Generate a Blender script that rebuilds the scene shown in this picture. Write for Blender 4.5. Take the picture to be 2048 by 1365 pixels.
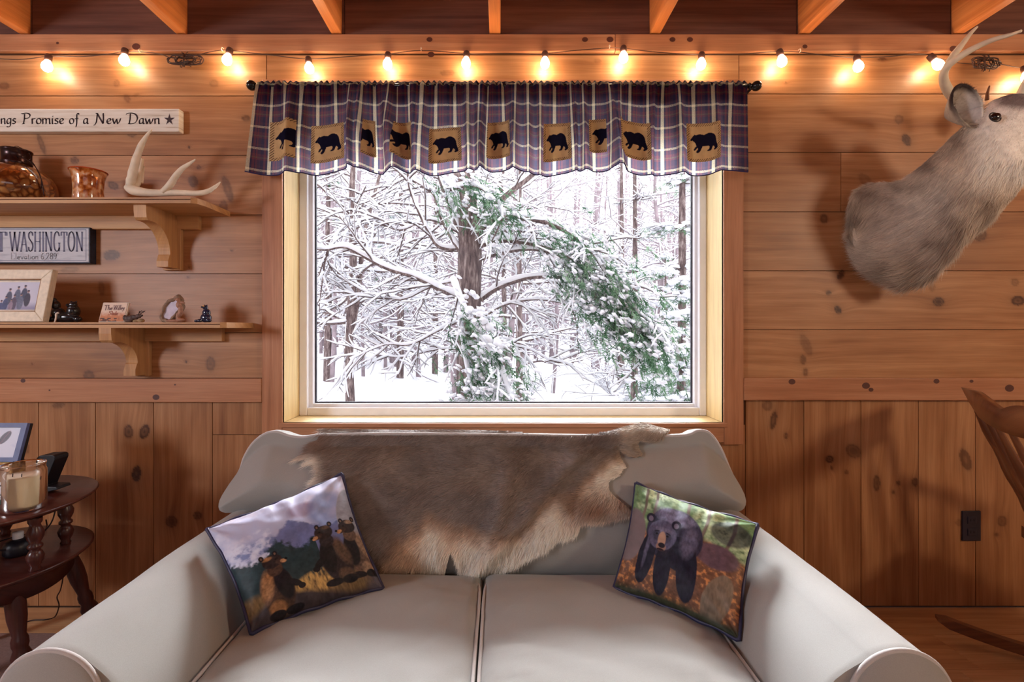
import bpy, bmesh, math, random
import numpy as np
from mathutils import Vector, Matrix, Quaternion

for o in list(bpy.data.objects): bpy.data.objects.remove(o)
SC = bpy.context.scene
COL = SC.collection
PI = math.pi

# ------------------------------------------------------------------ camera
F, CX, CY, CZ, D = 960.0, 1000.0, 660.0, 1.087, 1.88     # focal length and vanishing point in pixels, eye height, wall distance
cam = bpy.data.cameras.new('camera'); cam_o = bpy.data.objects.new('camera', cam); COL.objects.link(cam_o)
cam_o.location = (0, 0, CZ); cam_o.rotation_euler = (PI/2, 0, 0)
cam.sensor_width = 36; cam.sensor_fit = 'HORIZONTAL'; cam.lens = F/2048*36
cam.shift_x = (1024-CX)/2048; cam.shift_y = -(682.5-CY)/2048
cam.clip_start = 0.02; cam.clip_end = 200
SC.camera = cam_o
# ------------------------------------------------------------------ sky, daylight, exposure
vs = SC.view_settings
vs.view_transform = 'Standard'; vs.look = 'None'; vs.gamma = 1; vs.use_curve_mapping = False; vs.exposure = 0.0
w = bpy.data.worlds.new('sky'); SC.world = w; w.use_nodes = True
bg = w.node_tree.nodes['Background']; bg.inputs[0].default_value = (.97, .97, 1.03, 1); bg.inputs[1].default_value = 3.5

def area(name, loc, target, sx, sy, power, color):
    l = bpy.data.lights.new(name, 'AREA'); l.shape = 'RECTANGLE'; l.size = sx; l.size_y = sy
    l.energy = power; l.color = color
    o = bpy.data.objects.new(name, l); COL.objects.link(o); o.location = loc
    o.rotation_euler = (Vector(target)-Vector(loc)).to_track_quat('-Z', 'Y').to_euler()
    return o
# daylight from the windows at the sides of the room, then a front fill
area('daylight_side_left', (-3.1, -.75, 1.6), (-.2, 1.88, 1.2), .5, .6, 44, (.93, .93, 1.0))
area('daylight_side_right', (2.9, -.35, 1.95), (1.2, 1.88, 1.0), .3, .3, 26, (1, .80, .58))
area('front_fill', (0.1, -2.6, 1.75), (0, 1.8, 1.1), 2.6, 1.0, 9, (.95, .95, 1.0))  # weak broad fill from behind the camera, not tied to a window
# soft sun lamp added above the woods to strengthen the window daylight
sl_ = bpy.data.lights.new('added_window_sun', 'SUN'); sl_.energy = 78; sl_.angle = .7; sl_.color = (.95, .97, 1.0)
so_ = bpy.data.objects.new('added_window_sun', sl_); COL.objects.link(so_); so_.location = (0, 8, 8)
so_.rotation_euler = Vector((0.02, -1, -.34)).to_track_quat('-Z', 'Y').to_euler()
# portal that guides sky sampling through the big window
pl = bpy.data.lights.new('window_portal', 'AREA'); pl.shape = 'RECTANGLE'; pl.size = 1.66; pl.size_y = 1.25; pl.cycles.is_portal = True
po = bpy.data.objects.new('window_portal', pl); COL.objects.link(po); po.location = (.02, D+.26, 1.36); po.rotation_euler = (-PI/2, 0, 0)

# ------------------------------------------------------------------ helpers
def P(px, py, d): return np.array(((px-CX)*d/F, d, CZ-(py-CY)*d/F))

def link(name, me, mat=None, parent=None):
    o = bpy.data.objects.new(name, me); COL.objects.link(o)
    if mat: me.materials.append(mat)
    if parent is not None: o.parent = parent
    return o
def tag(o, label=None, cat=None, group=None, kind=None):
    if label: o['label'] = label
    if cat: o['category'] = cat
    if group: o['group'] = group
    if kind: o['kind'] = kind
    return o
def empty(name, loc=(0, 0, 0), label=None, cat=None, group=None, kind=None):
    o = bpy.data.objects.new(name, None); COL.objects.link(o); o.location = loc; o.empty_display_size = .05
    return tag(o, label, cat, group, kind)

class MB:
    """collects vertices and faces (world space) and per-vertex attributes"""
    def __init__(s): s.v = []; s.f = []; s.a = {}; s.n = 0
    def add(s, v, f, **attrs):
        v = np.asarray(v, float).reshape(-1, 3)
        off = s.n
        for face in f: s.f.append(tuple(int(i)+off for i in face))
        s.v.append(v); n = len(v)
        for k in set(s.a) | set(attrs):
            if k not in s.a: s.a[k] = [None]
            val = attrs.get(k)
            ref = attrs.get(k)
            s.a[k].append((n, val))
        s.n += n; return s
    def build(s, name, mat=None, parent=None, smooth=True, **tags):
        me = bpy.data.meshes.new(name)
        V = np.concatenate(s.v) if s.v else np.zeros((0, 3))
        if parent is not None:
            p = parent; off = np.zeros(3)
            while p is not None: off = off+np.array(p.location); p = p.parent
            V = V-off
        me.from_pydata(V.tolist(), [], s.f)
        if smooth: me.shade_smooth()
        for k in s.a:
            dim = None
            for e in s.a[k]:
                if e is not None and e[1] is not None:
                    x = np.asarray(e[1], float); dim = 1 if x.ndim == 0 or (x.ndim == 1 and not (len(x) == 3 and e[0] != 3)) else 3; break
            tot = sum(e[0] for e in s.a[k] if e is not None); arr = np.zeros((s.n, dim or 1)); i = s.n-tot
            for e in s.a[k]:
                if e is None: continue
                if e[1] is not None:
                    x = np.asarray(e[1], float)
                    if dim == 1 and x.ndim == 1: x = x[:, None]
                    arr[i:i+e[0]] = x
                i += e[0]
            if dim == 3:
                at = me.attributes.new(k, 'FLOAT_COLOR', 'POINT'); c = np.ones((s.n, 4)); c[:, :3] = arr
                at.data.foreach_set('color', c.ravel())
            else:
                at = me.attributes.new(k, 'FLOAT', 'POINT'); at.data.foreach_set('value', arr.ravel())
        me.update()
        o = link(name, me, mat, parent)
        tag(o, tags.get('label'), tags.get('cat'), tags.get('group'), tags.get('kind'))
        return o
    # shapes -------------------------------------------------------------
    def grid(s, X, closed_u=False, closed_v=False, **attrs):
        """X: array (nu, nv, 3)"""
        nu, nv = X.shape[:2]; f = []
        for i in range(nu if closed_u else nu-1):
            i2 = (i+1) % nu
            for j in range(nv if closed_v else nv-1):
                j2 = (j+1) % nv
                f.append((i*nv+j, i2*nv+j, i2*nv+j2, i*nv+j2))
        a = {k: (np.asarray(x).reshape(nu*nv, -1).squeeze() if np.size(x) > 3 else x) for k, x in attrs.items()}
        return s.add(X.reshape(-1, 3), f, **a)
    def box(s, x0, x1, y0, y1, z0, z1, bev=0.0, **attrs):
        if bev <= 0:
            v = [(x, y, z) for x in (x0, x1) for y in (y0, y1) for z in (z0, z1)]
            return s.add(v, [(0, 1, 3, 2), (4, 6, 7, 5), (0, 4, 5, 1), (2, 3, 7, 6), (0, 2, 6, 4), (1, 5, 7, 3)], **attrs)
        b = bmesh.new()
        r = bmesh.ops.create_cube(b, size=1)
        for q in b.verts: q.co = Vector(((x0+x1)/2+q.co.x*(x1-x0), (y0+y1)/2+q.co.y*(y1-y0), (z0+z1)/2+q.co.z*(z1-z0)))
        bmesh.ops.bevel(b, geom=b.edges[:], offset=min(bev, abs(x1-x0)*.45, abs(y1-y0)*.45, abs(z1-z0)*.45), segments=2, affect='EDGES', profile=.5)
        return s.addbm(b, **attrs)
    def addbm(s, b, M=None, **attrs):
        b.verts.index_update()
        v = [tuple((M @ q.co) if M else q.co) for q in b.verts]; f = [[q.index for q in fa.verts] for fa in b.faces]; b.free()
        return s.add(v, f, **attrs)
    def tube(s, pts, rad, n=8, caps=True, flat=None, **attrs):
        pts = np.asarray(pts, float); m = len(pts)
        rad = np.full(m, rad) if np.isscalar(rad) else np.asarray(rad, float)
        T = np.gradient(pts, axis=0); T /= np.maximum(np.linalg.norm(T, axis=1), 1e-9)[:, None]
        up = np.array((0, 0, 1.)) if abs(T[0][2]) < .9 else np.array((1., 0, 0))
        N = np.zeros_like(pts)
        nn = up-T[0]*np.dot(up, T[0]); nn /= np.linalg.norm(nn); N[0] = nn
        for i in range(1, m):
            nn = N[i-1]-T[i]*np.dot(N[i-1], T[i]); l = np.linalg.norm(nn); N[i] = nn/l if l > 1e-6 else N[i-1]
        B = np.cross(T, N)
        a = np.arange(n)*2*PI/n
        sx, sy = (1, 1) if flat is None else flat
        X = pts[:, None, :]+rad[:, None, None]*(np.cos(a)[None, :, None]*N[:, None, :]*sx+np.sin(a)[None, :, None]*B[:, None, :]*sy)
        f = []
        for i in range(m-1):
            for j in range(n):
                j2 = (j+1) % n; f.append((i*n+j, i*n+j2, (i+1)*n+j2, (i+1)*n+j))
        if caps: f.append(tuple(range(n-1, -1, -1))); f.append(tuple((m-1)*n+j for j in range(n)))
        return s.add(X.reshape(-1, 3), f, **attrs)
    def lathe(s, prof, c=(0, 0, 0), n=24, axis=(0, 0, 1), **attrs):
        """prof: (radius, height) pairs"""
        q = Vector((0, 0, 1)).rotation_difference(Vector(axis).normalized())
        X = np.zeros((len(prof), n, 3))
        for i, (r, h) in enumerate(prof):
            for j in range(n):
                v = q @ Vector((r*math.cos(2*PI*j/n), r*math.sin(2*PI*j/n), h)); X[i, j] = (c[0]+v.x, c[1]+v.y, c[2]+v.z)
        return s.grid(X, closed_v=True, **attrs)
    def prism(s, poly, vec, **attrs):
        """poly: list of 3D points (planar), vec: extrusion"""
        poly = np.asarray(poly, float); n = len(poly); v = np.concatenate((poly, poly+np.asarray(vec, float)))
        f = [tuple(range(n)), tuple(range(2*n-1, n-1, -1))]+[(i, n+i, n+(i+1) % n, (i+1) % n) for i in range(n)]
        return s.add(v, f, **attrs)
    def ball(s, c, r, sub=2, noise=0, seed=0, rot=None, **attrs):
        b = bmesh.new(); bmesh.ops.create_icosphere(b, subdivisions=sub, radius=1)
        rr = (r, r, r) if np.isscalar(r) else r
        rnd = random.Random(seed)
        for q in b.verts:
            k = 1+(rnd.uniform(-noise, noise) if noise else 0)
            v = Vector((q.co.x*rr[0]*k, q.co.y*rr[1]*k, q.co.z*rr[2]*k))
            if rot: v = rot @ v
            q.co = Vector(c)+v
        return s.addbm(b, **attrs)

def cr(pts, k=8, closed=False):
    """Catmull-Rom through the points"""
    p = [np.asarray(q, float) for q in pts]; n = len(p); out = []
    for i in range(n if closed else n-1):
        if closed: a, b, c, d = p[(i-1) % n], p[i], p[(i+1) % n], p[(i+2) % n]
        else: a, b, c, d = p[max(i-1, 0)], p[i], p[i+1], p[min(i+2, n-1)]
        for j in range(k):
            t = j/k; out.append(.5*((2*b)+(-a+c)*t+(2*a-5*b+4*c-d)*t*t+(-a+3*b-3*c+d)*t**3))
    if not closed: out.append(p[-1])
    return np.array(out)

def vnoise(x, y, seed=0):
    """smooth value noise, 0..1"""
    x = np.asarray(x, float); y = np.asarray(y, float)
    xi = np.floor(x).astype(np.int64); yi = np.floor(y).astype(np.int64); fx = x-xi; fy = y-yi
    fx = fx*fx*(3-2*fx); fy = fy*fy*(3-2*fy)
    def h(a, b):
        n = (a*374761393+b*668265263+seed*974634777) & 0x7fffffff
        n = ((n ^ (n >> 13))*1274126177) & 0x7fffffff
        return ((n ^ (n >> 16)) & 0xffff)/65535.0
    return (h(xi, yi)*(1-fx)+h(xi+1, yi)*fx)*(1-fy)+(h(xi, yi+1)*(1-fx)+h(xi+1, yi+1)*fx)*fy
def fbm(x, y, seed=0, o=4):
    r = 0; a = .5; t = 0
    for i in range(o): r = r+a*vnoise(np.asarray(x)*2**i, np.asarray(y)*2**i, seed+i*17); t += a; a *= .5
    return r/t
def inpoly(X, Y, poly):
    poly = np.asarray(poly, float); r = np.zeros(np.shape(X), bool); n = len(poly); j = n-1
    for i in range(n):
        xi, yi = poly[i]; xj, yj = poly[j]
        if yi != yj:
            c = ((yi > Y) != (yj > Y)) & (X < (xj-xi)*(Y-yi)/(yj-yi)+xi); r ^= c
        j = i
    return r
def pdist(X, Y, poly, closed=True):
    poly = np.asarray(poly, float); d = np.full(np.shape(X), 1e9); n = len(poly)
    for i in range(n if closed else n-1):
        a = poly[i]; b = poly[(i+1) % n]; ab = b-a; L = max((ab**2).sum(), 1e-12)
        t = np.clip(((X-a[0])*ab[0]+(Y-a[1])*ab[1])/L, 0, 1)
        d = np.minimum(d, np.hypot(X-a[0]-t*ab[0], Y-a[1]-t*ab[1]))
    return d
def S(c):
    """sRGB 0..255 -> linear"""
    return tuple(((x/255)/12.92 if x/255 <= .04045 else ((x/255+.055)/1.055)**2.4) for x in c)

# ------------------------------------------------------------------ materials
class NT:
    def __init__(s, name):
        s.m = bpy.data.materials.new(name); s.m.use_nodes = True; s.t = s.m.node_tree; s.t.nodes.clear()
        s.out = s.t.nodes.new('ShaderNodeOutputMaterial')
    def n(s, typ, ins=None, **props):
        x = s.t.nodes.new('ShaderNode'+typ)
        for k, v in props.items(): setattr(x, k, v)
        for k, v in (ins or {}).items():
            if isinstance(v, (bpy.types.NodeSocket,)): s.t.links.new(v, x.inputs[k])
            else:
                if isinstance(v, tuple) and len(v) == 3 and x.inputs[k].type == 'RGBA': v = v+(1,)
                x.inputs[k].default_value = v
        return x
    def link(s, a, b): s.t.links.new(a, b)
    def attr(s, name): return s.n('Attribute', attribute_name=name)
    def math(s, op, a, b=0.0): return s.n('Math', {0: a, 1: b}, operation=op).outputs[0]
    def ramp(s, fac, stops, interp='LINEAR'):
        r = s.n('ValToRGB', {0: fac}); cr_ = r.color_ramp; cr_.interpolation = interp
        while len(cr_.elements) < len(stops): cr_.elements.new(.5)
        for e, (p, c) in zip(cr_.elements, stops): e.position = p; e.color = tuple(c)+(1,)
        return r.outputs[0]
    def mix(s, fac, a, b, blend='MIX'):
        x = s.n('Mix', {0: fac}, data_type='RGBA', blend_type=blend)
        for i, v in ((6, a), (7, b)):
            if isinstance(v, bpy.types.NodeSocket): s.link(v, x.inputs[i])
            else: x.inputs[i].default_value = tuple(v)+(1,)
        return x.outputs[2]
    def pbr(s, color, rough=.5, spec=.5, bump=None, bstr=.2, bdist=.002, **extra):
        ins = {'Base Color': color, 'Roughness': rough, 'Specular IOR Level': spec}; ins.update(extra)
        b = s.n('BsdfPrincipled', ins)
        if bump is not None:
            s.link(s.n('Bump', {'Height': bump, 'Strength': bstr, 'Distance': bdist}).outputs[0], b.inputs['Normal'])
        s.link(b.outputs[0], s.out.inputs[0]); return s.m
def coord(n, space='Object'): return n.n('TexCoord').outputs[space]
def mapped(n, scale, space='Object', loc=(0, 0, 0)):
    return n.n('Mapping', {'Vector': coord(n, space), 'Scale': scale, 'Location': loc}).outputs[0]

def plain(name, rgb, rough=.5, spec=.5, metal=0, var=.12, scale=30, bump=.0, **extra):
    n = NT(name); c = S(rgb)
    nz = n.n('TexNoise', {'Vector': mapped(n, (scale,)*3), 'Scale': 1.0, 'Detail': 4.0}).outputs[0]
    col = n.ramp(nz, [(.3, tuple(x*(1-var) for x in c)), (.7, tuple(min(1, x*(1+var)) for x in c))])
    return n.pbr(col, rough, spec, bump=nz if bump else None, bstr=bump, Metallic=metal, **extra)

def wood_attr(name, light, mid, dark, rough=.42, spec=.35, knotc=(60, 28, 18), grain=46):
    """boards whose grain follows the 'phase' and 'along' attributes"""
    n = NT(name)
    ph = n.attr('phase').outputs['Fac']; al = n.attr('along').outputs['Fac']; tn = n.attr('tone').outputs['Fac']; kn = n.attr('knot').outputs['Fac']
    v1 = n.n('CombineXYZ', {0: n.math('MULTIPLY', ph, grain), 1: n.math('MULTIPLY', al, 1.3), 2: n.math('MULTIPLY', tn, 37.)}).outputs[0]
    n1 = n.n('TexNoise', {'Vector': v1, 'Scale': 1., 'Detail': 3., 'Roughness': .55, 'Distortion': .6}).outputs[0]
    v2 = n.n('CombineXYZ', {0: n.math('MULTIPLY', ph, 420.), 1: n.math('MULTIPLY', al, 9.), 2: n.math('MULTIPLY', tn, 11.)}).outputs[0]
    n2 = n.n('TexNoise', {'Vector': v2, 'Scale': 1., 'Detail': 2.}).outputs[0]
    v3 = n.n('CombineXYZ', {0: n.math('MULTIPLY', ph, 9.), 1: n.math('MULTIPLY', al, 2.2), 2: n.math('MULTIPLY', tn, 51.)}).outputs[0]
    n3 = n.n('TexNoise', {'Vector': v3, 'Scale': 1., 'Detail': 3.}).outputs[0]
    f = n.math('ADD', n.math('MULTIPLY', n1, .5), n.math('MULTIPLY', n3, .5))
    c = n.ramp(f, [(.30, S(dark)), (.48, S(mid)), (.68, S(light))])
    c = n.mix(.55, c, n.ramp(n2, [(.3, (.78, .76, .74)), (.62, (1.04, 1.03, 1.02))]), 'MULTIPLY')
    t = n.ramp(tn, [(0, (.68, .62, .58)), (.5, (.98, .97, .96)), (1, (1.24, 1.28, 1.28))])
    c = n.mix(1.0, c, t, 'MULTIPLY')
    c = n.mix(kn, c, S(knotc))
    return n.pbr(c, rough, spec, bump=n.math('SUBTRACT', n2, n.math('MULTIPLY', kn, .6)), bstr=.18, bdist=.001)
WALLW = wood_attr('pine_wall_boards', (192, 142, 100), (168, 116, 76), (134, 86, 54))
TRIMW = wood_attr('pine_trim', (202, 148, 112), (182, 124, 88), (150, 96, 66))
BEAMW = wood_attr('beam_pine', (216, 142, 86), (198, 122, 68), (162, 94, 50))
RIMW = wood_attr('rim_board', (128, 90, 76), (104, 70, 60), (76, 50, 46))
FLOORW = wood_attr('floor_pine', (214, 174, 132), (196, 152, 110), (156, 110, 76), rough=.35)
SHELFW = wood_attr('shelf_wood', (208, 162, 112), (190, 142, 96), (160, 114, 76), rough=.5)
JAMBW = wood_attr('pale_jamb_pine', (246, 226, 176), (240, 214, 160), (222, 190, 138), rough=.45)
DARKW = wood_attr('dark_stained_wood', (98, 52, 44), (76, 38, 34), (50, 24, 24), rough=.28, spec=.5)
CHAIRW = wood_attr('rocking_chair_wood', (150, 100, 62), (118, 70, 44), (76, 40, 30), rough=.3, spec=.5)

RND = random.Random(5)
def plank(mb, x0, x1, y0, y1, z0, z1, axis='x', bev=.0015, tone=None, ph=None):
    """a board as a box with grain attributes along its axis"""
    t = RND.uniform(.25, .75) if tone is None else tone; o = RND.uniform(0, 9) if ph is None else ph
    n0 = mb.n; mb.box(x0, x1, y0, y1, z0, z1, bev)
    V = mb.v[-1]; a = {'x': 0, 'y': 1, 'z': 2}[axis]; oth = [i for i in range(3) if i != a]
    for k in ('phase', 'along', 'tone', 'knot'):
        if k not in mb.a: mb.a[k] = [(n0, None)] if n0 else [None]
        else: mb.a[k].pop()
    pr = V[:, oth[0]]*.8+V[:, oth[1]]+o
    mb.a['phase'].append((len(V), pr)); mb.a['along'].append((len(V), V[:, a]+o*3)); mb.a['tone'].append((len(V), np.full(len(V), t))); mb.a['knot'].append((len(V), np.zeros(len(V))))
    return mb
def grainify(mb, axis=2, tone=.5, o=None):
    """give everything in mb grain along the axis"""
    V = np.concatenate(mb.v); o = RND.uniform(0, 9) if o is None else o
    oth = [i for i in range(3) if i != axis]
    mb.a['phase'] = [(len(V), V[:, oth[0]]*.8+V[:, oth[1]]+o)]; mb.a['along'] = [(len(V), V[:, axis]+o*3)]
    mb.a['tone'] = [(len(V), np.full(len(V), float(tone)))]; mb.a['knot'] = [(len(V), np.zeros(len(V)))]
    return mb
# ================================================================== THE ROOM
sX = D/F
def WX(px): return (px-CX)*sX
def WZ(py): return CZ-(py-CY)*sX
XL, XR, YB, ZC = -3.3, 3.3, -3.0, 2.46
OX0, OX1, OZ0, OZ1 = WX(568), WX(1444), WZ(845), 1.98      # window opening
CX0, CX1 = WX(528), WX(1483)                                # casing outside edges

# knots: px, py, radius across, radius along, tilt, strength
KN = [(1798,239,9,9,0,.5),(1813,280,8,12,.5,.9),(1648,438,8,9,0,.7),(1959,470,14,12,0,.75),(1682,550,6,10,-.5,.9),(1877,604,11,9,0,.9),(2036,602,13,9,0,.9),
      (1657,586,5,5,0,.8),(1676,620,6,8,.5,1),(2030,565,8,7,0,.5),(1864,575,6,8,0,.4),(1730,360,16,9,-.7,.35),
      (1547,841,6,18,-.2,.8),(1535,812,10,10,0,.5),(1659,919,8,7,0,.9),(1707,903,16,12,-.6,.6),(1753,967,7,15,0,.7),(1830,965,6,8,0,.7),(1931,920,10,22,.35,.7),
      (2004,1043,9,10,0,.6),(1993,1070,4,4,0,.7),(1572,872,4,6,0,.7),(1797,967,4,5,0,.7),(1786,985,3,4,0,.7),(1663,937,3,4,0,.7),(1693,945,4,4,0,.6),(1919,1046,9,6,0,.4),
      (1612,690,9,22,.4,.45),(1606,720,6,9,0,.6),(1611,745,5,8,0,.6),
      (8,172,11,7,0,.5),(254,197,6,8,.6,.5),(272,190,6,3,.5,.3),(233,167,6,7,0,.4),(428,167,9,7,0,.35),(492,237,8,6,0,.6),(263,268,9,6,-.3,.6),(83,288,5,22,.35,.6),(149,321,8,7,0,.7),
      (226,371,11,7,-.5,.75),(386,363,9,12,.4,.7),(397,335,4,4,0,.7),(455,378,8,26,.3,.6),(447,415,8,14,0,.5),(378,295,2,2,0,.9),
      (223,511,16,10,.1,.8),(203,577,6,14,.1,.45),(421,728,9,14,0,.6),(178,752,11,10,-.6,.6),(140,540,18,6,.1,.35),(378,535,2,2,0,.9),(376,555,2,2,0,.9),(372,724,2,2,0,.9),(64,728,2,2,0,.9),(464,502,2,2,0,.8),
      (117,811,12,6,.2,.6),(257,864,9,13,.1,.8),(289,864,9,14,-.35,.9),(273,948,9,15,-.15,.95),(343,1044,11,11,0,.8),(395,1032,8,8,0,.8),(48,1213,11,9,0,.6),(158,1175,9,15,0,.7),(52,896,6,12,.1,.5),
      (150,1085,9,7,0,.4),(1572,165,2,2,0,.8),(895,146,14,6,0,.45),(1385,136,9,6,0,.4),(1195,122,7,5,0,.3),(1765,119,9,3,0,.7)]
SEAMS = [(0,0)]
def knotfield(X, Z, horiz):
    """darkness and grain displacement around the knots, for points on the wall"""
    k = np.zeros_like(X); w = np.zeros_like(X)
    for (px, py, rx, ry, ti, s) in KN:
        kx, kz = WX(px), WZ(py); dx = X-kx; dz = Z-kz
        c, q = math.cos(ti), math.sin(ti); a = (dx*c+dz*q)/(rx*sX); b = (-dx*q+dz*c)/(ry*sX)
        r = np.sqrt(a*a+b*b)
        core = np.where(r < 1, .80+.20*np.cos(r*7+px), 0)*(r < 1.0)*.8+np.exp(-((r-1)/.2)**2)*.3
        halo = np.exp(-(r/2.1)**2)*.28
        k = np.maximum(k, s*np.clip(core+halo, 0, 1))
        R = max(rx, ry)*sX
        if horiz: w += .018*s*np.exp(-(dx/(R*3.2))**2-(dz/(R*1.6))**2)*np.sign(.5)
        else: w += .018*s*np.exp(-(dz/(R*3.2))**2-(dx/(R*1.6))**2)
    return np.clip(k, 0, .93), w
def board(mb, x0, x1, z0, z1, horiz, tone=None, step=.0055, y=D, knots=True):
    t = RND.uniform(.2, .8) if tone is None else tone; o = RND.uniform(0, 9)
    e = .0016
    def axis(a, b, st):
        n = max(2, int(round((b-a-2*e)/st))); m = np.linspace(a+e, b-e, n+1)
        return np.concatenate(([a+.0004], m, [b-.0004]))
    ux = axis(x0, x1, step); uz = axis(z0, z1, step)
    X, Z = np.meshgrid(ux, uz, indexing='ij'); Y = np.full_like(X, y)
    edge = np.zeros_like(X, bool); edge[0] = edge[-1] = True; edge[:, 0] = edge[:, -1] = True
    Y[edge] += .0035
    if knots: k, w = knotfield(X, Z, horiz)
    else: k = np.zeros_like(X); w = k
    k = np.where(edge, np.maximum(k, .55), k)
    if horiz: ph, al = Z+w+o+.004*np.sin(X*2.1+o*5), X+o*3
    else: ph, al = X+w+o+.004*np.sin(Z*2.6+o*5), Z+o*3
    mb.grid(np.stack((X, Y, Z), -1)[:, ::-1], phase=ph[:, ::-1], along=al[:, ::-1], tone=np.full(X.shape, t), knot=k[:, ::-1])

wall = MB()
VX0, VX1 = WX(-60), WX(2110)
# horizontal boards left of the window, from the top down (pixel rows of the seams), then right of it
rowsL = [(110, 192), (192, 311), (311, 430), (430, 548), (548, 666), (666, 757)]
rowsR = [(110, 188), (188, 305), (305, 424), (424, 542), (542, 660), (660, 757)]
toneL = [.72, .62, .66, .55, .5, .6]; toneR = [.6, .35, .42, .3, .45, .5]
for (a, b), t in zip(rowsL, toneL): board(wall, VX0, CX0+.01, WZ(b), WZ(a), True, t)
for i, ((a, b), t) in enumerate(zip(rowsR, toneR)):
    if i == 2: board(wall, CX1-.01, WX(1682), WZ(b), WZ(a), True, .3); board(wall, WX(1682), WX(1871), WZ(b), WZ(a), True, .4); board(wall, WX(1871), VX1, WZ(b), WZ(a), True, .5)
    else: board(wall, CX1-.01, VX1, WZ(b), WZ(a), True, t)
board(wall, CX0+.01, CX1-.01, WZ(190), WZ(110), True, .6)
# vertical wainscot boards
for a, b, t in [(-40, 77, .6), (77, 191, .5), (191, 307, .62), (307, 425, .45), (425, 543, .4), (543, 660, .4), (660, 775, .4), (775, 890, .5), (890, 1005, .4), (1005, 1125, .5), (1125, 1240, .4),
                (1240, 1365, .45), (1365, 1491, .32), (1491, 1608, .3), (1608, 1722, .34), (1722, 1837, .38), (1837, 1951, .42), (1951, 2066, .4), (2066, 2180, .4)]:
    top = 800 if (b <= 545 or a >= 1480) else 900
    if a < 528 < b:
        board(wall, WX(a), WX(528), WZ(870), WZ(800), False, t); board(wall, WX(a), WX(b), .004, WZ(870), False, t); continue
    if a < 1484 < b or (a == 1365): board(wall, WX(a), WX(b), .004, WZ(850), False, t); continue
    board(wall, WX(a), WX(b), .004, WZ(top), False, t)
# plain boards farther along the wall
for (a, b), t in zip(rowsL, toneL): board(wall, XL, VX0, WZ(b), WZ(a), True, t*.9, step=.1, knots=False)
for (a, b), t in zip(rowsR, toneR): board(wall, VX1, XR, WZ(b), WZ(a), True, t*.9, step=.1, knots=False)
k = -40
while WX(k-115) > XL-.3: board(wall, max(WX(k-115), XL), WX(k), .004, WZ(800), False, RND.uniform(.35, .6), step=.1, knots=False); k -= 115
k = 2180
while WX(k) < XR-.05: board(wall, WX(k), min(WX(k+115), XR), .004, WZ(800), False, RND.uniform(.3, .5), step=.1, knots=False); k += 115
# the wall's body with the opening left free
for (a, b, c, d) in [(XL, OX0-.0125, 0, ZC), (OX1+.0125, XR, 0, ZC), (OX0-.0125, OX1+.0125, 0, OZ0-.0125), (OX0-.0125, OX1+.0125, OZ1+.0125, ZC)]:
    wall.box(a, b, D+.0045, D+.30, c, d, phase=.5, along=.5, tone=.3, knot=.75)
wall.build('wall_back', WALLW, smooth=False, kind='structure')

# rim boards closing the bays between the beams, above the ledger
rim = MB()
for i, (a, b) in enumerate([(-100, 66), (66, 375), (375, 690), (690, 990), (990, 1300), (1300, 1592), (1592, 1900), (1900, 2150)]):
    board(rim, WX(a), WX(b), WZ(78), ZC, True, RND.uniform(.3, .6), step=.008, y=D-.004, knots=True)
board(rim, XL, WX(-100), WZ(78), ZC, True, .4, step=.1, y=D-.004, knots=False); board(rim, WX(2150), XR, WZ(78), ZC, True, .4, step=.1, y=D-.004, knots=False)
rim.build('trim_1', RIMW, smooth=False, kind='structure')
led = MB()
for a, b in ((XL, WX(1228)), (WX(1228), XR)):
    o = RND.uniform(0, 9)
    plank(led, a+.0005, b-.0005, D-.019, D-.0001, WZ(110)+.004, WZ(74), 'x', .0025, .5)
led.build('trim_2', TRIMW, smooth=False, kind='structure')
rail = MB()
plank(rail, XL, CX0-.0005, D-.020, D+.0002, WZ(804), WZ(757), 'x', .003, .55)
plank(rail, CX1+.0005, XR, D-.020, D+.0002, WZ(800), WZ(756), 'x', .003, .35)
rail.build('trim_3', TRIMW, smooth=False, kind='structure')

# knots on ledger and rail as round dark inlays of the boards
kn = MB()
for (px, py, r) in [(272,93,8),(859,77,6),(862,109,7),(1170,71,6),(1220,77,7),(1345,79,6),(1380,78,6),(1610,93,5),(1907,98,8),(115,86,3),
                    (312,797,7),(46,762,5),(1584,764,7),(1732,772,8),(1742,780,5),(1873,763,6),(1943,763,4),(2019,777,9),(99,781,2),(350,770,2)]:
    d = D-.0203; c = P(px, min(max(py, 79), 795), d); rr = r*d/F
    a = np.arange(14)*2*PI/14
    kn.add([(c[0]+rr*math.cos(q), d, c[2]+rr*.8*math.sin(q)) for q in a], [tuple(range(14))])
kn.build('trim_4', plain('knot_brown', (84, 42, 30), .5, var=.3, scale=300), smooth=False, kind='structure')

# window: casing, jamb, vinyl frame, glass
win = empty('window_1', (0, 0, 0), kind='structure')
cas = MB(); th = .018
plank(cas, CX0, OX0, D-th, D+.004, WZ(885), 2.06, 'z', .003, .5)
plank(cas, OX1, CX1, D-th, D+.004, WZ(888), 2.06, 'z', .003, .35)
plank(cas, OX0, OX1, D-th, D+.004, OZ1, 2.06, 'x', .003, .5)
plank(cas, OX0-.012, OX1+.012, D-th-.004, D+.004, WZ(854), OZ0, 'x', .002, .35)
plank(cas, WX(556), WX(1456), D-th+.003, D+.003, WZ(884), WZ(855), 'x', .002, .3)
for (px, py, r) in [(1479, 1000, 1)]: pass
cas.build('casing', TRIMW, win, smooth=False)
jb = MB(); jd = .14
plank(jb, OX0-.012, OX0, D-.010, D+jd+.08, OZ0, OZ1, 'z', .001, .5)
plank(jb, OX1, OX1+.012, D-.010, D+jd+.08, OZ0, OZ1, 'z', .001, .6)
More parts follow.
